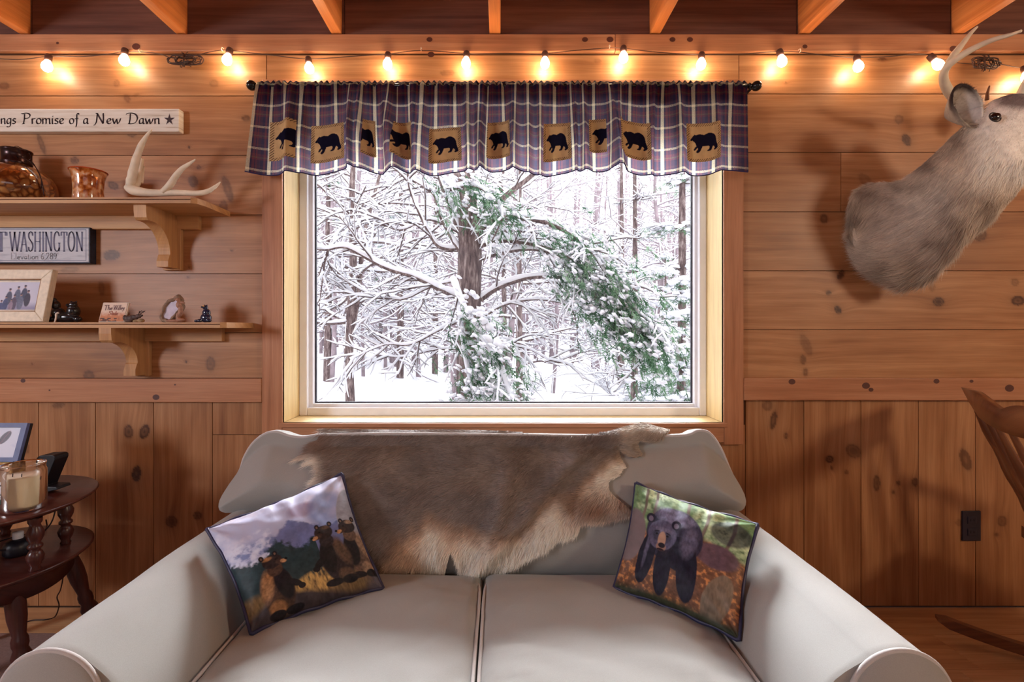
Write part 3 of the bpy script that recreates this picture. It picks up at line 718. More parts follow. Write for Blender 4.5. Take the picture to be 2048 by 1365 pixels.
# ================================================================== SHELVES AND SIGNS ON THE LEFT WALL
def shelf(name, x_end, py_front, label, bracket_px, cleat_py, py_back_end, depth):
    """a wall shelf: board with a grooved edge, cleat under it, scrolled bracket"""
    yf = D-depth; z1 = CZ-(py_front-CY)*yf/F; xe = (x_end-CX)*yf/F
    r = empty(name, (-1.9, D-.02, z1), label, 'shelf')
    th = .020
    # board with a clipped right end
    x0 = -2.45
    poly = [(x0, yf), (xe-.012, yf), (xe+.004, yf+.012), (xe+.012, yf+.05), (xe+.012, D-.001), (x0, D-.001)]
    mb = MB(); mb.prism([(a, b, z1-th) for a, b in poly], (0, 0, th)); grainify(mb, 0, .6); b = mb.build('board', SHELFW, r, smooth=False)
    mb = MB(); mb.tube([(x0, yf-.0005, z1-th*.36), (xe-.012, yf-.0005, z1-th*.36)], .0016, 6); mb.build('edge_groove', plain('groove_brown', (104, 66, 46), .7), b)
    zc = z1-th; mb = MB(); plank(mb, x0, xe-.10, D-.022, D-.0005, zc-.052, zc, 'x', .002, .55); mb.build('cleat', SHELFW, r, smooth=False)
    # bracket: back board and scrolled arm
    for (bxp, bl, bh) in bracket_px:
        bx_ = (bxp-CX)*D/F; zt = zc
        prof = [(0, 0), (bl, 0), (bl, -.018), (bl-.004, -.045), (bl-.012, -.052), (bl-.030, -.050)]
        prof += [(.034+(bl-.066)*math.cos(a)**1.0, -bh+.050+(bh-.104)*math.sin(a)) for a in np.linspace(PI*.5, 0, 12)][::1]
        # concave quarter curve from the nose in to the foot
        q = []
        for a in np.linspace(0, PI/2, 14): q.append((.040+(bl-.072)*(1-math.sin(a)), -.052-(bh-.100)*(1-math.cos(a))))
        prof = [(0, 0), (bl, 0), (bl, -.020), (bl-.003, -.044), (bl-.012, -.052), (bl-.030, -.052)]+q+[(.044, -bh+.044), (.052, -bh+.022), (.052, -bh), (0, -bh)]
        mb = MB(); mb.prism([(bx_-.022, D-.019-a, zt+z) for a, z in prof], (.044, 0, 0)); grainify(mb, 2, .62); bk_ = mb.build('bracket', SHELFW, r, smooth=False)
        mb = MB(); mb.box(bx_-.034, bx_+.034, D-.019, D-.0005, zt-bh-.006, zt, .002); grainify(mb, 2, .5); mb.build('back_board', SHELFW, bk_, smooth=False)
    return z1, yf
S1z, S1y = shelf('wall_shelf', 388, 395, 'upper pine wall shelf carrying the amber glass and an antler', [(350, .165, .205)], 435, 425, .205)
S2z, S2y = shelf('wall_shelf', 447, 645, 'lower pine wall shelf carrying the picture frame and small animal figurines', [(287, .165, .180)], 672, 655, .185)

# ---- nib lettering: each glyph is a list of strokes in a box one unit high
def arc(cx, cy, rx, ry, a0, a1, n=12): return [(cx+rx*math.cos(math.radians(a)), cy+ry*math.sin(math.radians(a))) for a in np.linspace(a0, a1, n)]
G = {
 'n': (.44, [[(.06, .46), (.08, .0)], [(.08, .32), (.17, .43), (.27, .46), (.32, .38), (.33, .04), (.38, .0)]]),
 'g': (.42, [[(.33, .42), (.22, .46), (.10, .38), (.05, .20), (.10, .03), (.20, .02), (.30, .16)], [(.34, .46), (.33, .1), (.30, -.16), (.18, -.27), (.04, -.22)]]),
 's': (.34, [[(.28, .40), (.18, .46), (.08, .38), (.12, .27), (.24, .20), (.26, .09), (.16, .0), (.04, .05)]]),
 'P': (.72, [[(.02, .86), (.10, .88), (.20, .84)], [(.26, .84), (.24, .4), (.18, .02)], [(.10, .84), (.30, .92), (.52, .88), (.64, .74), (.58, .56), (.42, .46), (.28, .46)], [(.10, .0), (.26, .03)]]),
 'r': (.32, [[(.06, .46), (.08, .0)], [(.08, .30), (.16, .43), (.28, .44)]]),
 'o': (.42, [[(.22, .46), (.10, .40), (.05, .22), (.10, .05), (.20, .0), (.32, .08), (.37, .25), (.32, .40), (.22, .46)]]),
 'm': (.66, [[(.06, .46), (.08, .0)], [(.08, .32), (.18, .44), (.27, .44), (.30, .34), (.30, .0)], [(.30, .32), (.40, .44), (.50, .45), (.54, .36), (.55, .05), (.60, .0)]]),
 'i': (.20, [[(.07, .46), (.08, .06), (.13, .0)], [(.10, .62), (.12, .66)]]),
 'e': (.38, [[(.08, .20), (.20, .24), (.30, .32), (.26, .44), (.16, .44), (.07, .32), (.06, .16), (.14, .02), (.24, .01), (.33, .09)]]),
 'f': (.34, [[(.36, .80), (.27, .90), (.19, .82), (.18, .5), (.17, .0), (.12, -.26)], [(.05, .44), (.30, .47)]]),
 'a': (.42, [[(.31, .42), (.20, .46), (.09, .36), (.05, .17), (.10, .02), (.20, .05), (.30, .2)], [(.32, .46), (.31, .08), (.38, .0)]]),
 'N': (.84, [[(.02, -.10), (.10, -.06), (.20, .2), (.26, .84)], [(.16, .90), (.26, .86), (.42, .5), (.64, .02)], [(.64, .02), (.66, .5), (.64, .9)]]),
 'w': (.62, [[(.04, .46), (.10, .2), (.16, .0)], [(.16, .0), (.24, .24), (.30, .40)], [(.30, .42), (.34, .18), (.38, .0)], [(.38, .0), (.50, .2), (.56, .46)]]),
 'D': (.86, [[(.02, .80), (.12, .90), (.40, .92), (.66, .80), (.78, .52), (.70, .2), (.48, .02), (.16, .02)], [(.30, .86), (.28, .4), (.22, .03)]]),
 '*': (.60, [[(.30, .70), (.14, .06)], [(.30, .70), (.46, .06)], [(.04, .46), (.56, .46)], [(.04, .46), (.46, .06)], [(.56, .46), (.14, .06)]]),
 ' ': (.26, []),
 # plain roman capitals and small letters
 'W': (.96, [[(.02, .98), (.24, .0)], [(.24, .0), (.46, .98)], [(.42, .98), (.66, .0)], [(.66, .0), (.90, .98)], [(-.03, .98), (.12, .98)], [(.36, .98), (.52, .98)], [(.82, .98), (.97, .98)]]),
 'A': (.66, [[(.04, .0), (.30, 1.)], [(.30, 1.), (.56, .0)], [(.13, .34), (.45, .34)], [(-.03, .0), (.12, .0)], [(.46, .0), (.64, .0)]]),
 'S': (.52, [[(.40, .80), (.36, .95), (.22, 1.), (.08, .90), (.07, .72), (.20, .56), (.36, .42), (.42, .24), (.34, .06), (.20, .0), (.08, .06), (.05, .22)]]),
 'H': (.68, [[(.10, .0), (.10, .98)], [(.52, .0), (.52, .98)], [(.10, .50), (.52, .50)], [(.02, .98), (.18, .98)], [(.02, .0), (.18, .0)], [(.44, .98), (.60, .98)], [(.44, .0), (.60, .0)]]),
 'I': (.28, [[(.12, .0), (.12, .98)], [(.04, .98), (.20, .98)], [(.04, .0), (.20, .0)]]),
 'Z': (.74, [[(.10, .0), (.10, .98)], [(.10, .98), (.54, .02)], [(.56, .0), (.56, .98)], [(.0, .98), (.14, .98)], [(.02, .0), (.18, .0)], [(.48, .98), (.64, .98)]]),      # capital N
 'G': (.66, [[(.52, .78), (.42, .96), (.28, 1.), (.12, .86), (.05, .5), (.12, .12), (.30, .0), (.46, .06), (.52, .18)], [(.52, .0), (.52, .42)], [(.42, .42), (.62, .42)]]),
 'T': (.60, [[(.28, .0), (.28, .98)], [(.04, .98), (.52, .98)], [(.04, .98), (.03, .80)], [(.52, .98), (.53, .80)], [(.20, .0), (.36, .0)]]),
 'O': (.70, [arc(.32, .5, .27, .5, 90, 450, 22)]),
 'E': (.54, [[(.10, .0), (.10, .98)], [(.04, .98), (.44, .98)], [(.10, .52), (.36, .52)], [(.04, .0), (.46, .0)], [(.44, .98), (.44, .82)], [(.46, .0), (.46, .18)]]),
 'l': (.24, [[(.10, .0), (.10, 1.)], [(.04, .0), (.16, .0)]]), 'v': (.46, [[(.04, .5), (.22, .0)], [(.22, .0), (.38, .5)]]),
 't': (.30, [[(.12, .75), (.12, .08), (.18, .0), (.26, .04)], [(.03, .5), (.24, .5)]]),
 '6': (.50, [[(.40, .92), (.22, .80), (.09, .5), (.09, .2), (.22, .0), (.38, .1), (.40, .32), (.28, .48), (.12, .38)]]), ',': (.22, [[(.10, .06), (.06, -.14)]]),
 '2': (.50, [[(.06, .76), (.16, .94), (.34, .90), (.38, .68), (.22, .36), (.05, .02), (.42, .02)]]), '8': (.50, [arc(.23, .74, .14, .22, 0, 360, 14), arc(.23, .26, .18, .26, 0, 360, 14)]),
 '9': (.50, [arc(.22, .68, .16, .26, 0, 360, 14), [(.38, .68), (.36, .3), (.20, .0)]]), "'": (.2, [[(.10, 1.), (.08, .8)]]),
 'h': (.46, [[(.08, .0), (.08, 1.)], [(.08, .36), (.20, .48), (.32, .42), (.34, .0)]]), 'y': (.46, [[(.04, .5), (.21, .04)], [(.38, .5), (.21, .04), (.10, -.24), (.02, -.24)]]),
 'd': (.46, [[(.36, .0), (.36, 1.)], arc(.21, .24, .15, .25, 20, 340, 12)]), 'k': (.46, [[(.08, .0), (.08, 1.)], [(.36, .48), (.10, .2)], [(.18, .28), (.38, .0)]]),
}
def letters(text, h, nibs, slant=0, track=0., sub=4, squeeze=1.):
    """quads (2D) for the text; nibs: list of half-vectors of the pen in units of h"""
    quads = []; x = 0
    for ch in text:
        adv, st = G[ch]
        for s in st:
            pts = np.array(s, float)
            if len(pts) > 2: pts = cr(pts, sub)[:, :2]
            pts = pts*np.array((squeeze, 1))+np.array((x, 0)); pts[:, 0] += pts[:, 1]*slant
            for a, b in zip(pts[:-1], pts[1:]):
                e = (b-a)/max(np.linalg.norm(b-a), 1e-6)*.006; a = a-e; b = b+e
                for nb in nibs:
                    nb = np.array(nb); quads.append([a-nb, b-nb, b+nb, a+nb])
        x += adv*squeeze+track
    return np.array(quads)*h, x*h
def put_letters(name, text, h, nibs, mat, parent, fn, x0=None, x1=None, **kw):
    """fn maps 2D letter coordinates (right, up) onto the world; x0..x1 stretch the line to a length"""
    q, L = letters(text, h, nibs, **kw)
    if x1 is not None: q[..., 0] = x0+q[..., 0]*(x1-x0)/L
    mb = MB()
    for k, quad in enumerate(q):
        e1 = quad[1]-quad[0]; e2 = quad[3]-quad[0]
        o = quad if e1[0]*e2[1]-e1[1]*e2[0] > 0 else quad[::-1]
        mb.add([fn(p[0], p[1]) for p in o], [(0, 1, 2, 3)])
    return mb.build(name, mat, parent, smooth=False)

# sign with the painted line of text
yF = D-.032
def onplane(yp): return lambda a, b: (a, yp, b)
sg = empty('word_sign', tuple(P(180, 240, yF)), 'long whitewashed wooden sign lettered Promise of a New Dawn', 'sign')
nW = NT('whitewashed_board'); c1 = nW.n('TexNoise', {'Vector': mapped(nW, (6, 6, 90)), 'Scale': 1., 'Detail': 4.}).outputs[0]
WHITEW = nW.pbr(nW.ramp(c1, [(.28, S((176, 158, 136))), (.42, S((222, 212, 198))), (.7, S((236, 230, 220)))]), .7, .2)
a = P(-60, 217, yF); b = P(358, 263, yF)
mb = MB(); mb.box(a[0], b[0], yF, D-.002, b[2], a[2], .004); mb.build('board', WHITEW, sg, smooth=False)
INKB = plain('dark_red_brown_paint', (50, 22, 28), .6)
wx = lambda px: (px-CX)*yF/F
base = CZ-(248-CY)*yF/F; hh = 23.5*yF/F; nib = [(.048, .034), (-.012, .026)]
for tx, xa, xb in [('ngs', 1, 33), ('Promise', 42, 129), ('of', 138, 158), ('a', 166, 178), ('New', 187, 243), ('Dawn', 252, 321)]:
    put_letters('lettering', tx, hh, nib if tx != '*' else [(.03, .03), (-.03, .03)], INKB, sg, lambda a, b: (a, yF-.0006, b+base), x0=wx(xa), x1=wx(xb))

star = [((math.sin(k*PI/5))*(1 if k % 2 == 0 else .36), (math.cos(k*PI/5))*(1 if k % 2 == 0 else .36)) for k in range(10)]
mb = MB(); sr_ = 12.5*yF/F; sc_ = P(339, 239.5, yF); mb.add([(sc_[0]+a*sr_*.92, yF-.0006, sc_[2]+b*sr_) for a, b in star]+[(sc_[0], yF-.0006, sc_[2])], [(k, 10, (k+1) % 10) for k in range(10)]); mb.build('painted_star', INKB, sg, smooth=False)
# blue-edged name board
yM = D-.030
ms_ = empty('mountain_sign', tuple(P(90, 490, yM)), 'pale blue painted sign with dark worn edge lettered WASHINGTON', 'sign')
nB = NT('pale_blue_paint'); c1 = nB.n('TexNoise', {'Vector': mapped(nB, (14, 14, 60)), 'Scale': 1., 'Detail': 5.}).outputs[0]
PBLUE = nB.pbr(nB.ramp(c1, [(.3, S((178, 178, 190))), (.5, S((204, 204, 212)))]), .6, .25)
NVY = plain('worn_navy_edge', (40, 46, 66), .6, var=.4, scale=60)
a = P(-130, 455, yM); b = P(180, 527, yM)
mb = MB(); mb.box(a[0], b[0], yM, D-.0005, b[2], a[2], .0015); bd = mb.build('board', NVY, ms_, smooth=False)
mb = MB(); mb.box(a[0]+.01, b[0]-.004, yM-.0012, yM+.001, b[2]+.004, a[2]-.004, .001); mb.build('painted_face', PBLUE, ms_, smooth=False)
wx = lambda px: (px-CX)*yM/F
LB = plain('slate_blue_letters', (110, 108, 134), .6); LB2 = plain('faded_letters', (166, 162, 170), .6)
capn = [(.070, 0), (0, .026)]
put_letters('lettering', 'T', 39*yM/F, capn, LB, ms_, lambda a, b: (a, yM-.0018, b+CZ-(503-CY)*yM/F), x0=wx(-8), x1=wx(16))
put_letters('lettering', 'WASHIZGTOZ', 39*yM/F, capn, LB, ms_, lambda a, b: (a, yM-.0018, b+CZ-(503-CY)*yM/F), x0=wx(20), x1=wx(169))
put_letters('lettering', 'Elevation', 13*yM/F, [(.055, 0), (0, .03)], LB2, ms_, lambda a, b: (a, yM-.0018, b+CZ-(519-CY)*yM/F), x0=wx(22), x1=wx(78))
put_letters('lettering', "6,289'", 13*yM/F, [(.055, 0), (0, .03)], LB2, ms_, lambda a, b: (a, yM-.0018, b+CZ-(519-CY)*yM/F), x0=wx(82), x1=wx(118))
mb = MB()
for (x0, x1, z0, z1) in [(-130, 173, 459, 460), (172, 173, 459, 521), (-130, 173, 521, 522)]:
    p, q = P(x0, z1, yM), P(x1, z0, yM); mb.box(p[0], q[0], yM-.0015, yM-.001, p[2], q[2])
mb.build('border_line', LB, ms_, smooth=False)
# ================================================================== THE SNOWY WOODS OUTSIDE
GZ = -.30
nt = NT('grey_brown_bark'); nz = nt.n('TexNoise', {'Vector': mapped(nt, (34, 34, 7)), 'Scale': 1., 'Detail': 5., 'Roughness': .7}).outputs[0]
BARK = nt.pbr(nt.ramp(nz, [(.34, S((62, 50, 52))), (.52, S((104, 88, 86))), (.66, S((150, 136, 132)))]), .95, .1, bump=nz, bstr=.8, bdist=.02)
BARKF = plain('haze_paled_far_bark', (136, 122, 126), .9, .1, var=.25, scale=8)  # far bark paled so its colour carries the distance haze
SNOW = plain('soft_snow', (214, 214, 219), .9, .1, var=.03, scale=9)
nt = NT('evergreen_needles'); nz = nt.n('TexNoise', {'Vector': mapped(nt, (6,)*3), 'Scale': 1., 'Detail': 3.}).outputs[0]
c = nt.ramp(nz, [(.32, S((46, 76, 58))), (.5, S((80, 112, 84))), (.66, S((132, 160, 130)))])
ms = nt.n('MixShader', {0: .35, 1: nt.n('BsdfDiffuse', {0: c}).outputs[0], 2: nt.n('BsdfTranslucent', {0: c}).outputs[0]}); nt.link(ms.outputs[0], nt.out.inputs[0]); NEED = nt.m

def gz(x, y):
    s = 1/(1+np.exp(-(y-11)/3.0)); l = 1/(1+np.exp((x+2.6+.12*y)/.9))
    return GZ+l*.75*s+.06*np.sin(x*.9+y*.4)+.03*np.sin(x*2.3+1)
gx = np.linspace(-30, 30, 120); gy = np.concatenate((np.linspace(D+.31, 20, 60), np.linspace(21, 70, 30)))
X, Y = np.meshgrid(gx, gy, indexing='ij')
mb = MB(); mb.grid(np.stack((X, Y, gz(X, Y)+.012*(vnoise(X*3, Y*3, 4)-.5)+np.clip((Y-26)/30, 0, 1)**1.5*2.5), -1)); mb.build('snowy_ground', SNOW, kind='structure')

def unit(v): return v/max(np.linalg.norm(v), 1e-9)
def grow(bark, snow, rnd, p, d, L, r, lvl, maxl, kids, droop=.0, seg=.14, snowk=1., up=.0, ang=(.5, 1.0), nside=None):
    """a branch with side branches; snow lies along its upper side"""
    n = max(3, int(L/seg)+1); pts = [np.array(p, float)]; dd = unit(np.array(d, float)); st = L/(n-1)
    for i in range(n-1):
        dd = unit(dd+np.array((rnd.gauss(0, .10), rnd.gauss(0, .10), rnd.gauss(0, .09)-droop*(.4+i/n)+up*.1)))
        pts.append(pts[-1]+dd*st)
    pts = np.array(pts); rad = r*np.linspace(1, .38, n)
    ns = nside or (6 if r > .03 else 4 if r > .010 else 3)
    bark.tube(pts, rad, ns, caps=False)
    hor = math.sqrt(max(0, 1-dd[2]**2))
    if snow is not None and hor > .3:
        sr = (rad*.9+.0035+.0028*snowk)*(.8+.4*np.array([rnd.random() for _ in range(n)])); sr[-1] *= .5; off = rad*.7+sr*.55
        sp = pts.copy(); sp[:, 2] += off; snow.tube(sp, sr, ns if ns > 3 else 3, caps=False)
    if lvl < maxl:
        for k in range(kids[lvl]):
            t = rnd.uniform(.18, .98); i = min(int(t*(n-1)), n-2); q = pts[i]+(pts[i+1]-pts[i])*(t*(n-1)-i)
            ax = unit(pts[i+1]-pts[i]); side = unit(np.cross(ax, (0, 0, 1))+1e-4)*(1 if rnd.random() < .5 else -1)
            a = rnd.uniform(*ang); nd = ax*math.cos(a)+side*math.sin(a)+np.array((0, rnd.gauss(0, .35), rnd.gauss(.0, .32)))
            grow(bark, snow, rnd, q, nd, L*rnd.uniform(.32, .6)*(1-.35*t), max(r*.48, .0022), lvl+1, maxl, kids, droop, seg*.8, snowk, up, ang)
    return pts
def trunk(mb, pts, rad, n=10, rough=.1, seed=0):
    pts = cr(pts, 6); t = np.linspace(0, 1, len(pts)); r = np.interp(t, np.linspace(0, 1, len(rad)), rad)
    r = r*(1+rough*(vnoise(t*25, t*0+seed, seed)-.5)); mb.tube(pts, r, n, caps=False); return pts, r

def bare_tree(x, y, h, r, seed, label, group, nb=16, far=False, lean=0., name='bare_tree', maxl=2, kids=(5, 3), fork=False, dr=.02, lowb=.10):
    rnd = random.Random(seed); z0 = float(gz(np.array(x), np.array(y)))-.03
    bark, sn, tk = MB(), MB(), MB()
    pts = [(x, y, z0)]
    for k in range(1, 6): pts.append((x+lean*k*h/5+rnd.gauss(0, .03*h/5), y+rnd.gauss(0, .03), z0+h*k/5))
    P_, R_ = trunk(tk, pts, [r*1.15, r, r*.85, r*.65, r*.4, r*.12], 8 if far else 10, seed=seed)
    if fork:
        a = P_[int(len(P_)*.25)]; trunk(tk, [a, a+np.array((.12, 0, .5)), a+np.array((.2, .05, 1.4)), a+np.array((.5, .1, 2.6))], [r*.8, r*.6, r*.5, r*.2], 8)
    # snow plastered on one side of the trunk
    m = P_.copy(); m[:, 0] -= R_*.45; m[:, 1] -= R_*.5; k = len(m)
    for i in range(0, k-2, 3):
        if rnd.random() < .5: sn.tube(m[i:i+3], R_[i:i+3]*rnd.uniform(.2, .5), 5, caps=False)
    for k in range(nb):
        t = rnd.uniform(lowb, .97); i = int(t*(len(P_)-1)); a = rnd.uniform(0, 2*PI)
        el = rnd.uniform(-.05, .55) if t < .6 else rnd.uniform(.3, 1.2)
        L = rnd.uniform(.7, 1.7)*(1.1-.5*t)*(h/5)
        grow(bark, sn, rnd, P_[i], (math.cos(a), math.sin(a)*.8, el), L, R_[i]*.32+.003, 0, maxl, kids, dr, .2 if far else .13, 1.7 if far else 1.1)
    e = empty(name, (x, y, z0), label, 'tree', group)
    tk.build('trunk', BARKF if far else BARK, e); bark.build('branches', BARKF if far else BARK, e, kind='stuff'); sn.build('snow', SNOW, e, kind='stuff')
    return e

def needles(mb, rnd, c, d, L, cnt=22, size=.05):
    """a spray of needles round a twig"""
    d = unit(np.array(d, float))
    for k in range(cnt):
        q = np.array(c)+d*L*rnd.uniform(0, 1)
        v = unit(d*.9+np.array((rnd.gauss(0, .7), rnd.gauss(0, .7), rnd.gauss(-.25, .6))))*size*rnd.uniform(.6, 1.3)
        s = unit(np.cross(v, (rnd.gauss(0, 1), rnd.gauss(0, 1), .2)))*size*.075
        mb.add([q-s, q+s, q+v+s*.4, q+v-s*.4], [(0, 1, 2, 3)])

# ---- the big pine in the middle
pine = empty('snowy_pine', tuple(P(940, 1000, 5.2)), 'big old pine with thick rough trunk and snow-loaded drooping boughs outside the window', 'tree')
rnd = random.Random(77); tk, bark, sn, nd = MB(), MB(), MB(), MB()
dp = 5.2
TP, TR = trunk(tk, [P(936, 1060, dp), P(938, 800, dp), P(937, 600, dp), P(940, 500, dp), P(933, 400, dp), P(925, 300, dp+.05), P(920, 150, dp+.1), P(918, -100, dp+.1)], [.16, .145, .128, .125, .118, .11, .10, .08], 16, .16, 3)
def bough(px, r0, r1, depth=(dp, dp), snowk=1.6, kids=(9, 4), nd_from=None, nd_n=0, sz=.05, droop=.10, kidL=.45, maxl=1, seed=0):
    rn = random.Random(seed+len(px)); k = len(px); ps = cr([P(a, b, depth[0]+(depth[1]-depth[0])*i/(k-1)) for i, (a, b) in enumerate(px)], 6)
    rad = np.linspace(r0, r1, len(ps)); bark.tube(ps, rad, 8, caps=False)
    sr = (rad*.75+.006)*(.85+.5*vnoise(np.arange(len(ps))*.6, np.zeros(len(ps)), seed)); sp = ps.copy(); sp[:, 2] += rad*.75+sr*.35*snowk; sn.tube(sp, sr*snowk*.7, 7, caps=False)
    for j in range(kids[0]):
        i = rn.randrange(2, len(ps)-1); ax = unit(ps[i]-ps[i-1]); s_ = rn.choice((-1, 1)); a = rn.uniform(.4, 1.0)
        nrm = np.array((-ax[2], 0, ax[0]))*s_
        grow(bark, sn, rn, ps[i], ax*math.cos(a)+nrm*math.sin(a)+np.array((0, rn.gauss(0, .5), -.1)), kidL*rn.uniform(.6, 1.4), .010, 0, maxl, (kids[1], 2), droop, .07, 1.3)
    if nd_n:
        for j in range(nd_n):
            t = rn.uniform(nd_from, 1); i = min(int(t*(len(ps)-1)), len(ps)-1); q = ps[i]+np.array((rn.gauss(0, .13), rn.gauss(0, .14), rn.gauss(-.07, .12)))
            ax = unit(ps[min(i+1, len(ps)-1)]-ps[max(i-1, 0)]); dv = unit(ax+np.array((rn.gauss(.1, .4), rn.gauss(0, .4), -rn.uniform(.2, 1.1))))
            needles(nd, rn, q, dv, .14, 18, sz)
            if rn.random() < .55:
                for _ in range(3): sn.ball(q+np.array((rn.gauss(0, .03), -.02+rn.gauss(0, .02), .03+rn.gauss(0, .012))), (rn.uniform(.012, .045), rn.uniform(.02, .045), rn.uniform(.008, .02)), 1, .38, rn.randrange(9999), Quaternion((0, 1, 0), rn.uniform(-.1, 1.0)))
    return ps
# right side: long arching boughs that hang over
bough([(948, 470), (990, 440), (1040, 436), (1100, 448), (1160, 480), (1210, 530), (1250, 590), (1290, 650), (1318, 720)], .035, .008, (dp, dp-.9), nd_from=.36, nd_n=230, seed=1, kids=(16, 5), kidL=.5)
bough([(955, 495), (1000, 482), (1060, 488), (1120, 505), (1170, 540), (1215, 600), (1240, 660)], .026, .007, (dp, dp-.7), nd_from=.55, nd_n=150, seed=2, kids=(12, 4))
bough([(958, 520), (1010, 505), (1070, 500), (1130, 518), (1170, 550)], .022, .006, (dp, dp-.4), nd_from=.7, nd_n=40, seed=3, kids=(10, 4))
bough([(962, 600), (1000, 575), (1060, 556), (1130, 556), (1180, 572), (1220, 620), (1232, 660)], .028, .007, (dp, dp-.5), nd_from=.6, nd_n=110, seed=4, kids=(12, 5))
bough([(1130, 460), (1180, 500), (1230, 580), (1270, 640), (1300, 690), (1315, 740)], .014, .006, (dp-.5, dp-.9), nd_from=.1, nd_n=190, seed=5, kids=(4, 3))
bough([(955, 440), (985, 415), (1020, 385), (1070, 345), (1120, 290)], .042, .022, (dp, dp-.2), seed=6, kids=(5, 5), snowk=1.3)
bough([(960, 470), (1010, 462), (1090, 470), (1150, 495)], .016, .005, (dp, dp), seed=21, kids=(12, 5), snowk=1.5)
bough([(960, 640), (1010, 610), (1080, 600), (1160, 615)], .016, .005, (dp, dp), seed=22, kids=(12, 5), snowk=1.4)
bough([(960, 690), (1000, 690), (1060, 700), (1110, 730)], .012, .005, (dp, dp), seed=23, kids=(10, 5), snowk=1.4)
# left side: leafless limbs
bough([(940, 510), (918, 460), (900, 410), (878, 350), (868, 290)], .036, .020, (dp, dp-.1), seed=7, kids=(6, 5))
bough([(930, 520), (905, 480), (880, 430), (868, 390), (840, 370), (815, 350), (810, 300)], .022, .012, (dp, dp-.2), seed=8, kids=(8, 5))
bough([(920, 500), (880, 495), (860, 470), (840, 430), (820, 380), (815, 345)], .020, .012, (dp, dp-.3), seed=18, kids=(8, 5))
bough([(925, 600), (880, 580), (830, 555), (780, 540), (730, 515), (690, 495), (650, 500), (620, 495)], .026, .009, (dp, dp-.8), snowk=2.0, seed=9, kids=(18, 5), kidL=.5, droop=.05)
bough([(925, 640), (880, 660), (820, 690), (770, 690), (700, 720)], .014, .005, (dp, dp-.4), seed=10, kids=(12, 5), kidL=.4, droop=.02)
bough([(925, 700), (870, 700), (800, 715), (740, 705)], .012, .005, (dp, dp), seed=11, kids=(9, 5), kidL=.35, droop=.02)
bough([(920, 560), (860, 575), (800, 600), (720, 590), (660, 600)], .014, .005, (dp, dp-.2), seed=24, kids=(16, 6), kidL=.5, droop=.04)
bough([(925, 470), (860, 440), (800, 460), (740, 440), (680, 450)], .014, .005, (dp, dp-.2), seed=25, kids=(14, 6), kidL=.6)
# the hanging snow-covered bough in front of the trunk
bough([(905, 560), (925, 610), (950, 660), (985, 710), (1010, 760), (1025, 830)], .020, .010, (dp-.3, dp-.9), snowk=2.2, nd_from=.25, nd_n=170, seed=12, kids=(8, 3))
bough([(915, 600), (925, 680), (935, 740), (950, 800), (955, 860)], .014, .008, (dp-.3, dp-.8), snowk=2.2, nd_from=.4, nd_n=110, seed=13, kids=(6, 3))
bough([(900, 380), (940, 372), (975, 385), (1000, 410), (1005, 440)], .016, .006, (dp-.4, dp-.6), snowk=2., nd_from=.1, nd_n=90, seed=14, kids=(3, 3))
bough([(880, 350), (900, 365), (915, 390), (918, 420)], .010, .005, (dp-.2, dp-.3), snowk=2., nd_from=.1, nd_n=30, seed=15, kids=(3, 3))
for (a, b, s_) in [(930, 590, .05), (905, 575, .04), (940, 620, .06), (955, 650, .075), (975, 690, .08), (990, 720, .085), (960, 740, .07), (940, 770, .05), (1005, 760, .07), (965, 790, .05), (1010, 790, .05), (1215, 590, .055), (1190, 570, .045), (1180, 600, .04), (1225, 610, .05), (1205, 625, .045)]:
    for j in range(5): sn.ball(P(a+rnd.gauss(0, 9), b+rnd.gauss(0, 9), dp-.62+rnd.gauss(0, .06)), (s_*rnd.uniform(.5, 1.), s_*.8, s_*rnd.uniform(.3, .55)), 2, .24, int(a+b+j), Quaternion((0, 1, 0), rnd.uniform(.2, .9)))
tk.build('trunk', BARK, pine); bark.build('branches', BARK, pine, kind='stuff'); sn.build('snow', SNOW, pine, kind='stuff'); nd.build('needles', NEED, pine, kind='stuff')

# ---- the double-stemmed tree at the left
def at(px, d): return (px-CX)*d/F
bare_tree(at(703, 6.6), 6.6, 5.4, .062, 5, 'slim grey tree with forked stem left of the big pine, snow on its twigs', None, nb=40, fork=True, kids=(7, 3), lean=.01, lowb=.27)
bare_tree(at(1038, 8.2), 8.2, 6.0, .055, 15, 'thin straight tree standing just right of the big pine trunk', None, nb=30, kids=(6, 3))
bare_tree(at(1012, 9.8), 9.8, 6.6, .05, 19, 'second thin tree behind the arching bough right of the pine', None, nb=22, kids=(6, 3))
